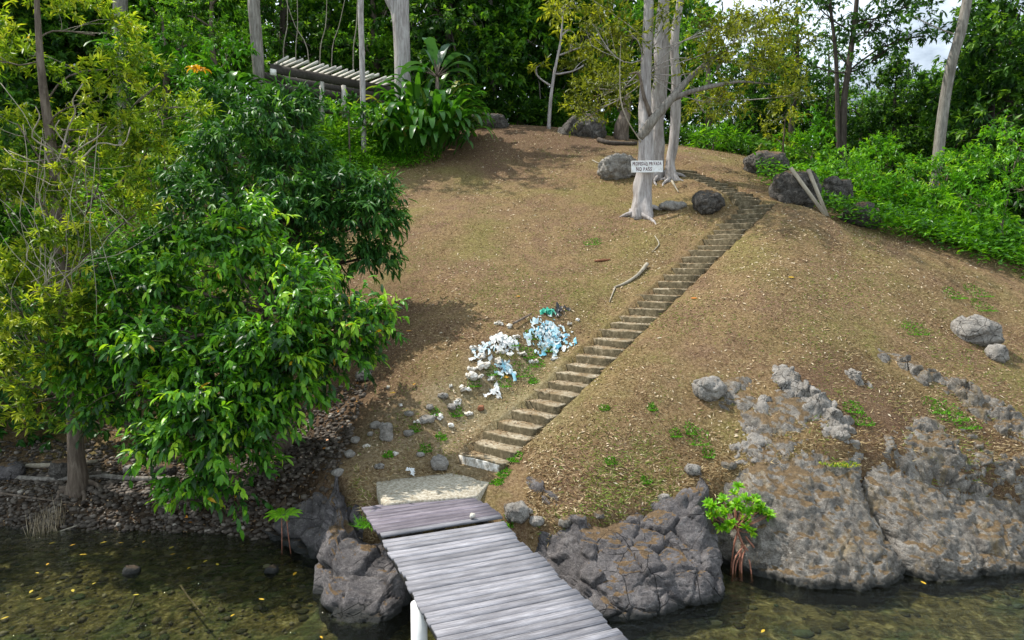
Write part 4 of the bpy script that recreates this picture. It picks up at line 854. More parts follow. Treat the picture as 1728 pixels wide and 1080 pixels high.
for px, Yd, pr, sc, lab in spots:
    x = (px-864)/FOC*Yd*.997; loc = np.array([x, Yd, gp(x, Yd)-.1]); rz = rng.uniform(0, 6.28)
    if id(pr) not in used:
        used.add(id(pr)); pr.location = loc; pr.rotation_euler = (0, 0, rz); pr.scale = (sc, sc, sc); pr['label'] = lab
    else: dup(pr, loc, rz, sc, lab)
# the wood behind, one mass
acc = Acc()
for k in range(34):
    x = -46+60*(k+rng.random())/34; Yd = rng.uniform(45, 53); z0 = gp(x, Yd)
    for q in range(7):
        c = np.array([x+rng.normal(0, 1.5), Yd+rng.normal(0, 1.5), z0+1.3+q*1.9]); pts, d = lobe_pts(c, (2.5, 2.5, 1.9), 60, .4)
        crown_leaves(acc, pts, d, 9, .50, .24, LEAF4, .4, .8, .4, .35, .2)
tag(link('woods', acc.mesh('woods', M['bgd'])), 'dark dense woods behind the hilltop', 'woods', kind='stuff')

acc = Acc()
for k in range(16):
    x = 13+30*(k+rng.random())/16; Yd = rng.uniform(47, 54); z0 = gp(x, Yd)
    for q in range(2 if x < 24 else 4):
        c = np.array([x+rng.normal(0, 1.5), Yd+rng.normal(0, 1.5), z0+1.3+q*1.9]); pts, d = lobe_pts(c, (2.4, 2.4, 1.9), 60, .4)
        crown_leaves(acc, pts, d, 9, .50, .24, LEAF4, .4, .8, .4, .4, .2)
tag(link('woods', acc.mesh('woods', M['bgd'])), 'lower dark woods falling away on the right behind the thicket', 'woods', kind='stuff')
# ------------------------------------------------------------------ shrubs
def shrub(name, label, lobes, mat, L, W, nl=9, dens=18, group=None, bark='barkB', droop=.45, tpl=LEAF4, tm=.5, cat='shrub', tw=.3, tv=.2, shell=.5, base=None):
    c = np.mean([q[0] for q in lobes], 0); b = np.array([c[0], c[1]+.2, gp(c[0], c[1]+.2)]) if base is None else base
    return tree(name, label, cat, [(b, .05), (b+(c-b)*.5, .035), (c, .02)], lobes, mat, M[bark], nl=nl, L=L, W=W, tpl=tpl, dens=dens, twigs=.1, twr=.006, group=group, droop=droop, tw=tw, tmean=tm, tvar=tv, shell=shell, sides=6, limb_r=.5, limb_from=.3, upb=.9, gap=-.35)
rs = [('shrub at the left end of the bright green thicket', [(1370, 262, 29, 40), (1340, 250, 30, 34), (1400, 280, 28, 34)]),
      ('bright shrub just behind the boulder right of the boards', [(1430, 290, 27, 42), (1465, 310, 26, 38)]),
      ('bright shrub overhanging the two toned boulder', [(1500, 330, 25, 40), (1525, 365, 24, 36), (1490, 372, 24, 22)]),
      ('upright leafy shrub in front of the twin dark stems', [(1480, 255, 29, 30), (1500, 275, 28, 30), (1455, 270, 29, 25)]),
      ('shrub at the foot of the leaning trunk', [(1565, 292, 26, 38), (1600, 295, 25.5, 38), (1540, 300, 26, 34), (1572, 325, 25, 36), (1590, 345, 24.6, 34), (1555, 340, 24.6, 30)]),
      ('low shrub at the front edge of the bright thicket', [(1580, 370, 23, 42), (1620, 395, 22, 36), (1555, 390, 23, 28)]),
      ('shrub in the middle of the bright thicket', [(1620, 330, 24, 42), (1655, 350, 23, 40)]),
      ('tall arching shrub at the right edge of the thicket', [(1700, 230, 23, 42), (1735, 260, 22, 50), (1690, 280, 23, 40), (1730, 320, 22, 46)]),
      ('lowest bright shrub touching the lawn at far right', [(1690, 390, 21, 42), (1728, 410, 20.5, 36), (1670, 415, 21.3, 26)]),
      ('shrub between the leaning trunk and the right edge', [(1650, 285, 25, 34), (1625, 270, 26, 28)])]
for ki, (lab, ls) in enumerate(rs):
    g = G(ls[0][0], min(ls[0][1]+90, 440)); base = np.array([P(*ls[0][:3])[0], ls[0][2]+.2, gp(P(*ls[0][:3])[0], ls[0][2]+.2)])
    shrub('leafy_shrub', lab, [lb(*q) for q in ls], M[('shrub', 'shrub', 'cover', 'shrub', 'k1', 'shrub', 'cover', 'shrub', 'shrub', 'k1')[ki]], (.19, .15, .26)[ki % 3], (.085, .06, .10)[ki % 3], 10, (24, 30, 16)[ki % 3], 'bright shrubs beside the right lawn', base=base, tm=.5)
def cover(label, pts, n, L, W, mat, h=.35, tm=.5):
    a = Acc(); PP = []
    for (x, y, rx, ry) in pts:
        m = int(n*rx*ry); th = rng.uniform(0, 2*PI, m); rr = np.sqrt(rng.random(m)); PP.append(np.stack([x+rx*rr*np.cos(th), y+ry*rr*np.sin(th)], 1))
    xy = np.concatenate(PP); hh = h*(.25+.75*(.5+.5*fbm2(xy[:, 0]*1.2, xy[:, 1]*1.2, 3, 88))); z = gz(xy[:, 0], xy[:, 1])+hh*np.sqrt(rng.random(len(xy)))
    m = len(xy); leaves(a, np.column_stack([xy, z]), nrm(rdir(m)*np.array([1, 1, .4])+np.array([0, 0, .25])), np.array([0, 0, 1.])+.5*rdir(m), L*(.6+.7*rng.random(m)), W*(.7+.5*rng.random(m)), LEAF4, np.clip(rng.normal(tm, .22, m)+.3*fbm2(xy[:, 0]*.8, xy[:, 1]*.8, 3, 12), 0, 1))
    return tag(link('ground_cover', a.mesh('ground_cover', mat)), label, 'ground cover', kind='stuff')
pc = [(G(px, py)[0], G(px, py)[1], rx, ry) for px, py, rx, ry in [(650, 268, 1.6, 1.8), (600, 262, 1.5, 2), (700, 268, 1.2, 1.2), (620, 235, 1.8, 2.4), (560, 230, 1.6, 2.4), (590, 285, 1.2, 1.2), (660, 250, 1.6, 2), (540, 260, 1.6, 2)]]
cover('bright green ground cover left of the brown lawn', pc, 1100, .11, .055, M['cover'], .5, .6)
pc = [(G(px, py)[0], G(px, py)[1], rx, ry) for px, py, rx, ry in [(1520, 395, 2.2, 1.6), (1600, 415, 2.2, 1.6), (1690, 440, 2.4, 1.8), (1728, 448, 2, 1.6), (1470, 345, 2, 2), (1400, 272, 1.8, 2.2)]]+[(13, 25, 4, 4), (17, 23, 4, 3.5), (20, 20, 4, 3)]
cover('leafy green undergrowth beneath the bright right shrubs', pc, 330, .19, .085, M['shrub'], 1.0, .42)
pc = [(-13, 27, 5, 5), (-9, 24, 3, 4), (-17, 22, 5, 6), (-12, 20, 4, 3), (-10, 33, 4, 3)]
pc += [(-15, 33, 5, 5), (-20, 28, 5, 6), (-8, 30, 2.2, 3), (-6.5, 27, 1.6, 3), (-18, 37, 6, 4)]
cover('mixed green undergrowth on the slope behind the left trees', pc, 150, .28, .12, M['bg'], 1.7, .6)
pc = [(-9, 39, 5, 2.5), (-2, 40, 5, 2.0), (4, 40.5, 5, 2.2), (-15, 40, 6, 3), (9, 39, 4, 3), (13, 36, 4, 3.5), (17, 34, 5, 4), (22, 30, 6, 5)]
cover('dark undergrowth along the foot of the hilltop woods', pc, 110, .34, .14, M['bgd'], 1.5, .5)
ls_ = [('yellow green bush behind the twiggy tree', [(250, 300, 19, 60), (300, 270, 20, 45), (210, 350, 18, 50)], 'j', .18, .05, LEAF4),
       ('olive bush below the orange bromeliad', [(320, 200, 22, 50), (270, 190, 22, 50), (230, 220, 21, 45)], 'j', .2, .05, LEAF4),
       ('lime green bush in the gap left of the dark mango like tree', [(270, 400, 17.6, 40), (230, 410, 17.2, 40), (300, 370, 18, 30)], 'cover', .2, .08, LEAF8),
       ('bushy green shrub at the pergola posts', [(585, 190, 29, 30), (555, 180, 30, 22), (625, 195, 28.5, 26)], 'k1', .26, .11, LEAF8),
       ('dark shrub at the left slope foot behind the beach trunk', [(170, 665, 16.6, 75), (60, 655, 16.6, 80), (270, 655, 16.5, 70), (0, 640, 16.5, 95), (350, 690, 16.5, 60), (110, 725, 16.1, 45), (20, 730, 16, 50), (220, 730, 16, 45), (20, 560, 17.5, 80), (130, 580, 17.5, 70)], 'k2', .26, .09, LEAF8),
       ('deep green bush behind the straight grey trunk', [(370, 180, 27, 45), (340, 240, 25, 50), (420, 190, 27, 30)], 'k2', .26, .1, LEAF8),
       ('green bush at the far left of the slope', [(20, 320, 21, 70), (70, 400, 20, 70), (10, 450, 19, 70), (130, 390, 20, 50)], 'bg', .24, .1, LEAF8),
       ('green shrub at the crest between stump and boulder', [(1010, 215, 37, 22), (1035, 205, 37, 18), (985, 205, 38, 16)], 'cover', .3, .12, LEAF4),
       ('dark grassy shrub behind the curved pale trunk', [(1205, 235, 33, 26), (1235, 235, 33, 20), (1175, 238, 33, 14)], 'shrub', .45, .06, LEAF4),
       ('brownish olive vine draped bush above the earth boulder', [(1320, 200, 29, 36), (1345, 160, 29, 30), (1310, 235, 29.5, 26)], 'olive', .2, .08, LEAF4),
       ('dark bush holding up the orange bromeliad', [(350, 160, 26.3, 30), (375, 185, 26, 34)], 'k2', .26, .1, LEAF8),
       ('lush green bush at the foot of the vine hung tree', [(330, 150, 28, 50), (290, 110, 29, 50), (380, 90, 29.5, 45), (350, 200, 26, 40)], 'cover', .26, .11, LEAF8),
       ('lime shrub left of the twin dark stems', [(1365, 205, 31, 26), (1385, 225, 30.5, 22)], 'cover', .26, .1, LEAF8),
       ('dark bush low behind the thin sapling', [(870, 185, 39.5, 40), (820, 180, 39.5, 30), (930, 190, 39.5, 24)], 'bgd', .3, .12, LEAF4),
       ('olive vine curtain bush behind the thin sapling and stump', [(1000, 150, 37, 45), (1040, 130, 37, 45), (980, 110, 37.5, 36), (1020, 90, 37, 40)], 'olive', .26, .08, LEAF4)]
for lab, q, mt, L, W, tp in ls_:
    shrub('bush', lab, [lb(*a) for a in q], M[mt], L, W, 9, 13, None, tpl=tp, tm=.42, cat='bush')

# ------------------------------------------------------------------ big leaf plants
def big_leaf(acc, st_acc, base, d, L, W, bend, tint, petiole=.3, nseg=9, tear=0.):
    """arching strap leaf: stalk then blade; d start direction"""
    d = nrm(d); p = np.array(base, float); pts = [p]; dirs = [d]; n = nseg+3; st_ = L*(1+petiole)/n; side = nrm(np.cross(d, [0, 0, 1.])+1e-6)
    for k in range(n):
        d = nrm(d+np.array([0, 0, -bend*(k/n)*1.2/n*3])); p = p+d*st_; pts.append(p); dirs.append(d)
    pts = np.array(pts); dirs = np.array(dirs); k0 = max(1, int(round(n*petiole/(1+petiole))))
    V, Q, T = tube(pts[:k0+2], np.linspace(.022, .014, k0+2)*max(.6, L), 5); st_acc.add(V, Q, T, tint=.4)
    bp = pts[k0:]; bd = dirs[k0:]; m = len(bp); t = np.linspace(0, 1, m); prof = np.sin(PI*np.clip(t*.93+.05, 0, 1))**.6*W/2; V = []
    for q in range(m):
        nn = nrm(np.cross(side, bd[q])); nn = nn if nn[2] > 0 or True else -nn
        e = prof[q]*(1+tear*rng.normal()*.5); V += [bp[q]-side*e+nn*e*.25, bp[q], bp[q]+side*e+nn*e*.25]
    Q = []
    for q in range(m-1):
        a = q*3; Q += [(a, a+1, a+4, a+3), (a+1, a+2, a+5, a+4)]
    acc.add(np.array(V), np.array(Q), tint=tint)
def clump(name, label, base, r, n, L, W, bend, mat, cat, lean=.6, tint=(.5, .2), pet=.5, parts=('stem', 'foliage'), hmax=0., tear=.1, brown=.08):
    ro = root(name, base, label, cat); A, S = Acc(), Acc()
    for k in range(n):
        th = rng.uniform(0, 2*PI); q = r*math.sqrt(rng.random()); b = np.array(base)+[q*math.cos(th), q*math.sin(th), 0]; b[2] = gp(b[0], b[1]) if hmax >= 0 else base[2]
        b[2] += hmax*rng.random()*(1-.5*q/r); out = np.array([math.cos(th), math.sin(th), 0])*(.3+q/r)*lean+rng.normal(size=3)*.15
        big_leaf(A, S, b, out+[0, 0, 1], L*(.65+.5*rng.random()), W*(.7+.5*rng.random()), bend*(.6+.9*rng.random()), float(np.clip(rng.normal(*tint), 0, .9)) if rng.random() > brown else rng.uniform(.93, 1), pet, tear=tear)
    link(parts[0], S.mesh(parts[0], mat, True, base), ro); link(parts[1], A.mesh(parts[1], mat, True, base), ro); return ro
hb = G(712, 262); hb = hb+[0, .9, .1]
clump('heliconia_clump', 'large clump of broad glossy upright leaves beside the crest', hb, 1.85, 400, 1.6, .30, 1.4, M['heli'], 'plant', .5, (.42, .25), .35, hmax=2.4, brown=.04)
bb = P(735, 170, 31.5); bb[2] = gp(bb[0], bb[1])
ro = root('banana_plant', bb, 'banana plant with long arching leaves behind the leafy clump', 'plant'); A, S = Acc(), Acc()
top = P(738, 130, 31.5); V, Q, T = tube([bb, (bb+top)/2, top], [.16, .13, .08], 10); S.add(V, Q, T)
for k, (th, up_) in enumerate([(0.1, .5), (.5, .9), (2.6, .9), (3.2, .6), (1.6, 2.), (1.2, 2.2), (2.0, 1.8), (-.4, .35), (3.6, .35), (4.6, 1.), (5.4, .8)]):
    big_leaf(A, S, top, np.array([math.cos(th), math.sin(th)*.6, up_]), 1.75*(.85+.3*rng.random()), .48, 1.15, rng.uniform(.2, .8), .25, 10, .18)
link('stem', S.mesh('stem', M['barkB'], True, bb), ro); link('foliage', A.mesh('foliage', M['banana'], True, bb), ro)
for lab, px, py, Yd, n, L, W in [('broad leafed plant left of the straight grey trunk', 385, 120, 29, 40, 1.3, .3), ('banana like plant with big paddle leaves at the upper left', 245, 70, 31, 18, 2.0, .5), ('paddle leafed plant low in the left slope foliage', 295, 235, 23, 16, 1.1, .3)]:
    b = P(px, py, Yd); clump('big_leaf_plant', lab, np.array([b[0], b[1], b[2]-L*.7]), .5, n, L, W, 1.3, M['heli'], 'plant', .8, (.35, .2), .3, hmax=-.01)
b = P(345, 128, 26)
clump('bromeliad', 'orange yellow bromeliad perched in the left slope foliage', b+[0, -.5, .05], .16, 22, .36, .10, 1.3, m_leaf('bromeliad_leaf', [(0, (.6, .30, .02)), (.5, (.7, .42, .03)), (1, (.6, .5, .05))], .3), 'plant', 1.2, (.2, .2), .1, hmax=-.01, brown=0)
def fern(name, label, base, nf, L, mat, cat='fern', up=.8, lw=.2):
    ro = root(name, base, label, cat); A, S = Acc(), Acc()
    for k in range(nf):
        th = 2*PI*k/nf+rng.normal(0, .2); d = np.array([math.cos(th), math.sin(th), up]); p = np.array(base, float); pts = [p]; dd = nrm(d)
        for q in range(10): dd = nrm(dd+[0, 0, -.16*q/6]); p = p+dd*L/10; pts.append(p)
        pts = np.array(pts); V, Q, T = tube(pts, np.linspace(.012, .004, 11)*L, 4); S.add(V, Q, T)
        m = 26; f = np.linspace(.15, 1, m); pp = np.stack([np.interp(f, np.linspace(0, 1, 11), pts[:, c]) for c in range(3)], 1); dr = nrm(np.gradient(pp, axis=0))
        for s in (-1, 1):
            sd = nrm(np.cross(dr, [0, 0, 1.]))*s; leaves(A, pp, sd+dr*.5-np.array([0, 0, .2]), np.tile([0, 0, 1.], (m, 1)), L*lw*np.sin(PI*np.clip(f*.85+.15, 0, 1))+.02, L*.04, LEAF4, rng.uniform(.3, .8, m))
    link('stem', S.mesh('stem', mat, True, base), ro); link('foliage', A.mesh('foliage', mat, False, base), ro)
fern('fern', 'dark feathery fern on the slope left of the mango like tree', P(318, 262, 22), 9, 1.2, M['k2'])
fern('fern', 'small fern in front of the straight grey trunk', P(440, 160, 28), 9, 1.0, M['k2'])
fern('palm_seedling', 'tiny bright green seedling standing at the foot of the grey rock', PZ(478, 872, .72), 12, .36, M['mangrove'], 'seedling', .6, .17)
sd = Acc()
for q in (-.03, .05):
    e = PZ(478, 868, .74)+[q, 0, 0]; V, Q, T = tube([e+[q, .05, -.75], e+[q*.4, .02, -.35], e], [.012, .01, .008], 6); sd.add(V, Q, T)
so = [o for o in bpy.data.objects if o.name.startswith('palm_seedling')][0]; link('stem', sd.mesh('stem', M['root'], True, np.array(so.location)), so)

# mangrove sapling with prop roots
mb = PZ(1262, 965, .0)+[0, .12, 0]; mt = P(1240, 892, mb[1]+.05)
ro = root('mangrove_sapling', mb, 'small bright mangrove sapling on reddish prop roots at the waterline', 'sapling'); A = Acc()
V, Q, T = tube(spline([P(1256, 925, mb[1]), P(1246, 900, mb[1]), P(1240, 880, mb[1]), P(1243, 850, mb[1])], 8), np.linspace(.022, .012, 8), 7); A.add(V, Q, T)
for ex, ey, ax_, ay in [(1284, 980, 1258, 905), (1248, 968, 1252, 920), (1262, 972, 1256, 924), (1236, 962, 1254, 922), (1278, 968, 1256, 922), (1234, 932, 1248, 888), (1270, 962, 1260, 930), (1252, 950, 1258, 924), (1240, 950, 1262, 926)]:
    a = P(ax_, ay, mb[1]); e = P(ex, ey, mb[1]-.12+rng.normal(0, .1)); e[2] = -.12; mid = (a+e)/2+np.array([(e[0]-a[0])*.25, 0, .06]); V, Q, T = tube(spline([a, mid, e], 9), np.linspace(.016, .015, 9), 6); A.add(V, Q, T)
link('prop_roots', A.mesh('prop_roots', M['root'], True, mb), ro); C = Acc(); TWG = Acc()
cl = np.array([P(px, py, mb[1]+rng.normal(0, .12)) for px, py in [(1205, 855), (1195, 850), (1222, 845), (1240, 835), (1262, 845), (1280, 862), (1298, 868), (1225, 868), (1250, 862), (1232, 885), (1215, 890), (1258, 880), (1275, 850), (1210, 870), (1245, 850), (1268, 898), (1286, 858), (1230, 855), (1262, 868)]])
cl = np.concatenate([cl, cl+rng.normal(0, .055, cl.shape)])
for c in cl: V, Q, T = tube(spline([mt, (mt+c)/2-[0, 0, .03], c], 5), np.linspace(.008, .005, 5), 5); TWG.add(V, Q, T)
dd = nrm(cl-mt+[0, 0, .08]); k = 17; m = len(cl)*k
leaves(C, np.repeat(cl, k, 0), nrm(np.repeat(dd, k, 0)*.4+rdir(m)*.9+[0, 0, .3]), np.array([0, -.25, .8])+.3*rdir(m), np.full(m, .125), .055, LEAF8, np.clip(rng.normal(.55, .22, m), 0, 1))
link('foliage', C.mesh('foliage', M['mangrove'], False, mb), ro); link('stem', TWG.mesh('stem', M['root'], True, mb), ro)

# ------------------------------------------------------------------ pergola
def box(acc, c, ex, ey, ez, s, tint=.5):
    c = np.asarray(c); V = [c+ex*a*s[0]/2+ey*b*s[1]/2+ez*d*s[2]/2 for d in (-1, 1) for b in (-1, 1) for a in (-1, 1)]
    acc.add(np.array(V), np.array([(0, 2, 3, 1), (4, 5, 7, 6), (0, 1, 5, 4), (2, 6, 7, 3), (0, 4, 6, 2), (1, 3, 7, 5)]), tint=tint)
pa, pb_ = P(462, 116, 31.0), P(655, 152, 34.5)          # near beam, left end to right end
ex = nrm(pb_-pa); ey = nrm(np.array([-ex[1], ex[0], 0])); ez = np.cross(ex, ey); bc = (pa+pb_)/2; Lb = np.linalg.norm(pb_-pa)
pr = root('pergola', [bc[0], bc[1], gp(bc[0], bc[1])], 'derelict timber pergola with pale rafters and white posts', 'pergola'); off = np.array(pr.location)
def ppart(name, mat, *boxes):
    a = Acc()
    for bx in boxes: box(a, *bx)
    me = a.mesh(name, mat, False, off); return link(name, me, pr)
for k, (yo, zo) in enumerate(((0, 0), (1.3, -.05), (2.6, -.1))): ppart('beam', M['beamD'], (bc+ey*yo+ez*zo, ex, ey, ez, (Lb+.3, .12, .36)))
ppart('beam', M['beamD'], (bc+ey*.1-ez*.62+ex*.6, ex, ey, ez, (Lb*.75, .1, .26)))
ppart('beam', M['beamD'], (bc+ey*1.4-ez*1.15+ex*.6, ex, ey, ez, (Lb*.75, .1, .22)))
for k in range(18):
    f = (k+.5)/18; c = pa+ex*Lb*f-ey*.2+ez*(.27+rng.normal(0, .03)); r_ = nrm(-ey+ex*rng.normal(.16, .04)+ez*rng.normal(.05, .01))
    ppart('rafter', M['lathe'], (c+ey*rng.normal(0, .12), nrm(np.cross(r_, ez)), r_, ez, (.06, 1.6, .13), rng.uniform(.4, 1)))
for px, py, py2 in ((543, 128, 180), (580, 148, 172)):
    c = P(px, py, 32.6 if px > 560 else 32.4); c2 = P(px, py2, c[1]); c2[2] -= .6; a = Acc(); box(a, (c+c2)/2, ex, ey, np.array([0, 0, 1.]), (.17, .17, c[2]-c2[2]+.2)); link('post', a.mesh('post', M['lathe'], False, off), pr)
a = Acc(); c = P(461, 122, 30.8); box(a, c, ex, ey, ez, (.25, .1, .26), .8); link('white_bracket', a.mesh('white_bracket', M['white'], False, off), pr)

# ------------------------------------------------------------------ sign
sc_ = P(1092, 281, sY-.48); so = root('sign', sc_, 'white board lettered PROPIEDAD PRIVADA NO PASS nailed to the pale trunk', 'sign'); so.rotation_euler = (0, math.radians(-1.0), math.radians(3))
bm = bmesh.new(); bmesh.ops.create_cube(bm, size=1, matrix=Matrix.Diagonal((1.02, .025, .37, 1))); bmesh.ops.bevel(bm, geom=bm.edges[:], offset=.004, segments=1, affect='EDGES')
me = bpy.data.meshes.new('board'); bm.to_mesh(me); bm.free(); me.materials.append(M['signw']); link('board', me, so)
def text_mesh(s, size, x0, z, width):
    VV, FF, n, x = [], [], 0, 0.; dg = bpy.context.evaluated_depsgraph_get()
    for ch in s:
        if ch == ' ': x += size*.42; continue
        cu = bpy.data.curves.new('t', 'FONT'); cu.body = ch; cu.size = size; cu.extrude = .002; cu.offset = .0035; o = bpy.data.objects.new('t', cu); COL.objects.link(o)
        bpy.context.view_layer.update(); m_ = bpy.data.meshes.new_from_object(o.evaluated_get(bpy.context.evaluated_depsgraph_get()))
        v = np.array([q.co[:] for q in m_.vertices]); th = rng.normal(0, .05); v2 = np.column_stack([v[:, 0]*math.cos(th)-v[:, 1]*math.sin(th), v[:, 0]*math.sin(th)+v[:, 1]*math.cos(th)])*(1+rng.normal(0, .03))
        wch = v2[:, 0].max()-v2[:, 0].min(); VV.append(np.column_stack([v2[:, 0]-v2[:, 0].min()+x, v[:, 2], v2[:, 1]+rng.normal(0, .004)])); x += wch+size*.13
        for p in m_.polygons: FF.append([i+n for i in p.vertices])
        n += len(v); bpy.data.objects.remove(o); bpy.data.curves.remove(cu); bpy.data.meshes.remove(m_)
    V = np.concatenate(VV); k = width/x; V[:, 0] = V[:, 0]*k+x0; V[:, 2] += z; V[:, 1] -= .0145
    return V, FF
for s, size, x0, z, wd in (('PROPIEDAD PRIVADA', .155, -.475, .035, .95), ('NO PASS', .16, -.36, -.135, .52)):
    V, FF = text_mesh(s, size, x0, z, wd); me = bpy.data.meshes.new('lettering'); me.from_pydata(V.tolist(), [], FF); me.materials.append(M['text']); link('lettering', me, so)

# ------------------------------------------------------------------ loose wood, debris
def stick(name, label, pts, rads, mat, cat='stick', sides=7, forks=()):
    a = Acc(); p = spline(pts, 12); V, Q, T = tube(p, np.interp(np.linspace(0, 1, 12), np.linspace(0, 1, len(rads)), rads), sides, .15, 3); a.add(V, Q, T)
    for f in forks: V, Q, T = tube(spline(f, 6), np.linspace(rads[-1]*1.1, rads[-1]*.5, 6), 5, .1, 4); a.add(V, Q, T)
    c = np.asarray(pts[0]); return tag(link(name, a.mesh(name, mat, True, c), loc=c), label, cat)
def gl(px, py, h=.03): return G(px, py)+[0, 0, h]
stick('fallen_branch', 'crooked pale fallen branch on the lawn left of the steps', [gl(1092, 452, .1), gl(1076, 468, .06), gl(1055, 480), gl(1036, 488)], [.055, .05, .04, .02], M['twig'], 'branch', forks=[[gl(1038, 487), gl(1033, 500), gl(1028, 512)]])
stick('bark_strip', 'short reddish bark strip lying on the lawn', [gl(1003, 443), gl(1017, 441), gl(1030, 440)], [.03, .045, .02], M['coconut'], 'bark')
stick('fallen_branch', 'thin curved twig on the lawn above the branch', [gl(1105, 400), gl(1112, 412), gl(1108, 420), gl(1100, 427)], [.015, .018, .015, .01], M['twig'], 'branch')
stick('dead_stick', 'dark stick poking from the debris heap', [gl(866, 555, .12), gl(880, 548, .12), gl(897, 537, .1)], [.03, .03, .02], M['barkB'])
stick('dead_stick', 'pale root like stick below the curved pale trunk', [gl(1133, 305), gl(1140, 318), gl(1145, 326)], [.05, .03, .015], M['twig'])
stick('dead_stick', 'pale stick on the lawn left of the speckled boulder', [gl(1000, 272), gl(1008, 276), gl(1015, 278)], [.03, .03, .02], M['twig'])
stick('driftwood_log', 'long grey driftwood log across the shaded beach', [gl(-30, 806, .06), gl(60, 812, .05), gl(120, 812, .05), gl(185, 806, .05)], [.05, .055, .05, .03], M['barkG'], 'log')
stick('driftwood_log', 'straight weathered log lying right of the beach trunk', [gl(172, 808, .05), gl(230, 812, .05), gl(300, 812, .05)], [.06, .06, .05], M['barkG'], 'log')
stick('driftwood_log', 'pale flat driftwood behind the beach trunk', [gl(45, 792, .06), gl(100, 790, .06), gl(165, 784, .06)], [.05, .06, .04], M['twig'], 'log')
stick('dead_stick', 'long thin reddish pole on the left shingle', [gl(-20, 835, .05), gl(50, 843, .04), gl(128, 853, .03)], [.025, .022, .014], M['barkB'])
stick('dead_stick', 'curved pale stick at the left waterline', [gl(85, 908, .03), gl(105, 900, .05), gl(130, 892, .05)], [.014, .016, .012], M['twig'])
stick('sunken_branch', 'thin branch lying in the shallow left water', [PZ(305, 988, -.05), PZ(320, 1010, -.1), PZ(345, 1040, -.15)], [.012, .016, .012], M['barkB'], 'branch')
stick('sunken_branch', 'short dark branch in the water near the left shore', [PZ(230, 1000, -.06), PZ(222, 1020, -.08), PZ(215, 1035, -.1)], [.015, .018, .012], M['barkD'], 'branch')
stick('crest_log', 'dark fallen log on the crest right of the boulder', [gl(1010, 240, .12), gl(1030, 245, .1), gl(1075, 246, .1)], [.12, .12, .08], M['barkD'], 'log')
for px, px2, r_ in [(478, 484, .035), (499, 500, .03), (540, 552, .03), (560, 590, .025), (520, 470, .03), (596, 604, .035)]:
    b = P(px, 105, 37); b[2] = gp(b[0], b[1]); stick('bare_stem', 'thin bare pale stem rising in the shade behind the pergola', [b, P(px, 90, 37), P((px+px2)/2+rng.normal(0, 3), 40, 37), P(px2, -40, 37)], [r_, r_, r_*.8, r_*.5], M['twig'], 'stem')['group'] = 'bare stems behind the pergola'
for lab, (a, b_) in (('longer weathered board leaning against the dark boulder', ((1338, 289), (1393, 356))), ('shorter weathered board leaning right of the longer one', ((1368, 292), (1396, 354)))):
    gB = G(1338, 342); Yb = gB[1]-1.15; e = P(b_[0], b_[1], Yb); e[2] = min(e[2], gp(e[0], e[1])+.1); tpt = P(a[0]-4, a[1]-6, Yb+.55); d = nrm(tpt-e); sx = nrm(np.cross(d, [0, -1, .3])); n3 = np.cross(sx, d); ac = Acc(); Lq = np.linalg.norm(tpt-e)
    bl_ = link('leaning_board', None); bpy.data.objects.remove(bl_)
    box(ac, (0, 0, 0), np.array([1., 0, 0]), np.array([0, 1., 0]), np.array([0, 0, 1.]), (Lq, .12, .04)); o = link('leaning_board', ac.mesh('leaning_board', M['board']))
    mtx = Matrix([list(r_) for r_ in np.column_stack([d, sx, n3])]).to_4x4(); mtx.translation = Vector((e+tpt)/2-n3*.0); o.matrix_world = mtx; tag(o, lab, 'board')

# debris mound and rags
def rag(label, px, py, n, spread, mat, name='plastic_rag', tint=(.4, .3), size=.11, cat='rag', flat=.5, asp=.35):
    c = G(px, py)+[0, 0, .05]; a = Acc()
    for k in range(n):
        q = np.array([rng.normal(0, spread), rng.normal(0, spread*.9)]); m, w = 9, 4
        g = np.stack(np.meshgrid(np.linspace(-1, 1, m), np.linspace(-1, 1, w), indexing='ij'), -1).reshape(-1, 2)*size*(.4+.9*rng.random())*np.array([1, asp*(.5+rng.random())])
        th = rng.uniform(0, PI); bx = fbm(np.column_stack([g*16, np.full(len(g), k*3.3)]), 3, k); g = g+size*.55*np.column_stack([bx, np.roll(bx, 5)])
        g = np.column_stack([g[:, 0]*math.cos(th)-g[:, 1]*math.sin(th), g[:, 0]*math.sin(th)+g[:, 1]*math.cos(th)])
        hgt = flat*.22*math.exp(-(q@q)/(2*spread*spread))*rng.random()
        h = size*.9*fbm(np.column_stack([g*15, np.full(len(g), k*5.3)]), 3, k+40)+g[:, 1]*rng.normal(0, .35)
        wxy = q+g; zz = gz(c[0]+wxy[:, 0], c[1]+wxy[:, 1])-c[2]+hgt+np.maximum(h, -.03)+.045
        i, j = np.meshgrid(np.arange(m-1), np.arange(w-1), indexing='ij'); a0 = (i*w+j).ravel()
        a.add(np.column_stack([wxy, zz]), np.stack([a0, a0+1, a0+w+1, a0+w], 1), tint=float(np.clip(rng.normal(*tint), 0, 1)))
    return tag(link(name, a.mesh(name, mat, True), loc=c), label, cat)
rag('pile of torn blue and white plastic strips beside the steps', 926, 576, 190, .24, M['clothB'], tint=(.36, .30), size=.07, cat='plastic rag', flat=.7, asp=.38)
rag('crumpled white plastic sheet on the debris mound', 848, 583, 55, .14, M['clothW'], size=.075, cat='plastic rag', flat=.7, asp=.5)
rag('pale blue plastic scrap left of the white sheet', 818, 594, 26, .18, M['clothB'], tint=(.15, .15), size=.075, cat='plastic rag')
rag('small turquoise plastic scrap near the white stones', 852, 630, 26, .10, M['clothB'], tint=(.4, .25), size=.07, cat='plastic rag')
rag('green plastic bag on top of the debris mound', 925, 532, 5, .05, M['green_bag'], 'plastic_bag', size=.13, cat='plastic bag')
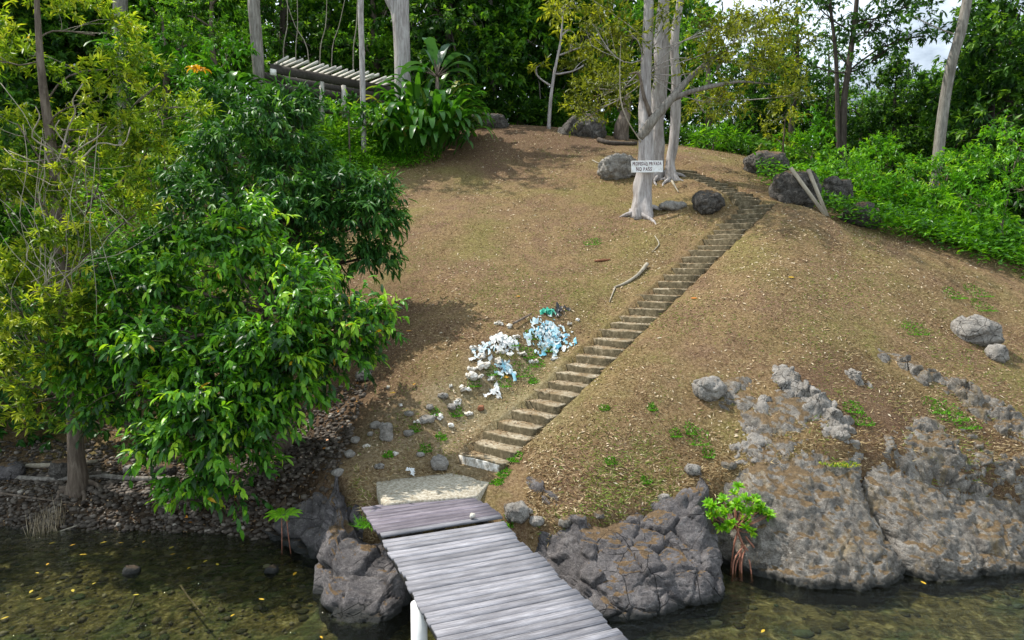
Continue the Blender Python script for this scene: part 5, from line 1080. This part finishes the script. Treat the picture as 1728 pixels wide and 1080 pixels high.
rag('black plastic bag at the upper end of the debris mound', 948, 533, 8, .1, M['black_bag'], 'plastic_bag', size=.11, cat='plastic bag')
rag('white plastic scrap at the landing edge', 695, 806, 4, .03, M['clothW'], size=.06, cat='plastic rag', flat=.6)
rag('grey plastic film among the white stones', 832, 660, 5, .08, M['clothW'], size=.1, cat='plastic rag', flat=.6)
B('coconut', 'brown coconut husk beside the lower steps', G(811, 692), (.07, .06, .06), M['coconut'], 3, seed=44, sink=.15, cat='coconut')
wst = [(785, 662, .14), (772, 683, .13), (738, 706, .11), (705, 715, .09), (676, 686, .06), (618, 755, .08), (668, 768, .07), (800, 640, .16), (818, 622, .15), (838, 612, .14), (790, 700, .09), (760, 720, .08), (800, 590, .12), (860, 552, .1), (843, 548, .1), (935, 608, .1), (880, 600, .1), (900, 612, .09), (815, 605, .12), (830, 640, .11), (960, 548, .07), (975, 542, .06), (845, 595, .09), (760, 655, .07), (795, 625, .1), (655, 655, .05), (912, 560, .08), (870, 570, .09)]
for k, (px, py, s) in enumerate(wst):
    B('white_stone', 'whitewashed stone in the loose row left of the steps', G(px, py), (s*(.8+.5*rng.random()), s*(.5+.4*rng.random()), s*.5), M['wstone'], 4, low=.6*s, off=.25*s, crack=.12*s, blk=.7*s, seed=100+k, sink=.3, group='whitewashed stones left of the steps', cat='stone', rz=k*1.3)
for k, (px, py, s) in enumerate([(720, 712, .12), (690, 735, .09), (762, 690, .1), (748, 672, .09), (635, 720, .1), (600, 745, .09), (590, 770, .1), (640, 790, .08), (570, 800, .1), (725, 690, .08), (690, 700, .08), (710, 770, .07), (625, 735, .06)]):
    B('grey_stone', 'grey stone in the rubble left of the landing', G(px, py), (s*1.3, s, s*.7), M['rockL'], 3, seed=140+k, sink=.3, group='grey stones in the rubble', cat='stone', rz=k*.9)
# rocks ringing the bank right of the dock
for k, (px, py, s) in enumerate([(905, 885, .10), (955, 890, .11), (1010, 876, .08), (1120, 846, .08), (860, 858, .09), (1230, 790, .11), (890, 866, .07)]):
    B('bank_stone', 'brown stone set in the bank edge right of the dock', G(px, py), (s*1.3, s, s*.8), M['rockL'] if k % 3 == 0 else M['rockC'], 4, seed=170+k, sink=.3, group='stones in the bank edge', cat='stone', rz=k*1.1)

for lab, px, py, r in [('thin green grass growing through the blue plastic strips', 915, 585, .3), ('thin green grass growing around the white plastic sheet', 855, 600, .3)]:
    tuft(lab, G(px, py), r, 240, .17, M['grass'], 'grass_tuft', 'grass tuft', None, .8, .008, (.8, .2), .8)
# fallen leaves one could count
def one_leaf(name, label, p, L, up, tint, group):
    a = Acc(); th = rng.uniform(0, 2*PI); ax = np.array([[math.cos(th), math.sin(th), .03]]); leaves(a, np.zeros((1, 3)), ax, np.asarray([up]), L, L*.45, (LEAF8[0]*np.array([1, 1, .25]), LEAF8[1]), np.array([tint]))
    return tag(link(name, a.mesh(name, M['yel']), loc=p), label, 'leaf', group)
for px, py in [(82, 918), (128, 918), (168, 917), (200, 916), (245, 912), (285, 926), (296, 934), (60, 966), (82, 950), (55, 995), (122, 994), (155, 986), (235, 1003), (368, 954), (396, 1036), (446, 1012), (15, 1040), (540, 1073), (500, 965), (316, 960), (134, 936), (350, 945), (1290, 1062), (1563, 986), (60, 1012)]:
    one_leaf('floating_leaf', 'yellow fallen leaf floating on the shallow water', PZ(px, py, .004), .075+.06*rng.random(), (0, 0, 1), rng.random()*.5, 'yellow leaves floating on the water')
for px, py in [(810, 500), (878, 502), (695, 560), (512, 662), (600, 680), (577, 670), (668, 665), (405, 840), (310, 873), (318, 886), (152, 856), (575, 722), (700, 650), (548, 745), (555, 760), (540, 772), (570, 700), (530, 800), (600, 650), (860, 640), (1340, 470), (1165, 505)]:
    p = G(px, py); one_leaf('fallen_leaf', 'orange fallen leaf lying on dry ground', p+[0, 0, .03], .13+.06*rng.random(), gnormal(p[None])[0], .4+.6*rng.random(), 'orange leaves on the ground')

# ------------------------------------------------------------------ light, sky
EL, AZ = math.radians(57), math.atan2(.32, -.9)          # direction to the sun in plan
sv = np.array([math.cos(AZ)*math.cos(EL), math.sin(AZ)*math.cos(EL), math.sin(EL)])
sl = bpy.data.lights.new('sun', 'SUN'); sl.energy = 4.9; sl.angle = math.radians(.6); sl.color = (1, .95, .87); so_ = link('sun', sl, loc=(-30, 10, 60)); so_.rotation_euler = Vector(sv).to_track_quat('Z', 'Y').to_euler()
W_ = bpy.data.worlds.new('World'); SC.world = W_; W_.use_nodes = True; nt = W_.node_tree; nt.nodes.clear()
sky = N(nt, 'ShaderNodeTexSky', sky_type='NISHITA'); sky.sun_disc = False; sky.sun_elevation = EL; sky.sun_rotation = math.atan2(sv[0], sv[1]); sky.air_density = 1.; sky.dust_density = 1.5
tc = N(nt, 'ShaderNodeTexCoord').outputs['Generated']; cl_ = noise(nt, scalev(nt, tc, (1, 1, 2.2)), 2.6, 8, .6, .3); cm = ramp(nt, cl_, [(.30, 0.), (.46, 1.)])
colr = mix(nt, cm, sky.outputs[0], (14., 16., 18.)); bg = N(nt, 'ShaderNodeBackground', {'Color': colr, 'Strength': .062}); wo = N(nt, 'ShaderNodeOutputWorld'); nt.links.new(bg.outputs[0], wo.inputs[0])
SC.view_settings.view_transform = 'Standard'; SC.view_settings.look = 'None'; SC.view_settings.exposure = .42; SC.view_settings.gamma = 1.
SC.cycles.max_bounces = 6; SC.cycles.transparent_max_bounces = 8; SC.cycles.diffuse_bounces = 3; SC.cycles.glossy_bounces = 2; SC.cycles.use_denoising = True
SC.cycles.sample_clamp_indirect = 6
print('built in', round(time.time()-T0, 1), 's', len(bpy.data.objects), 'objects')
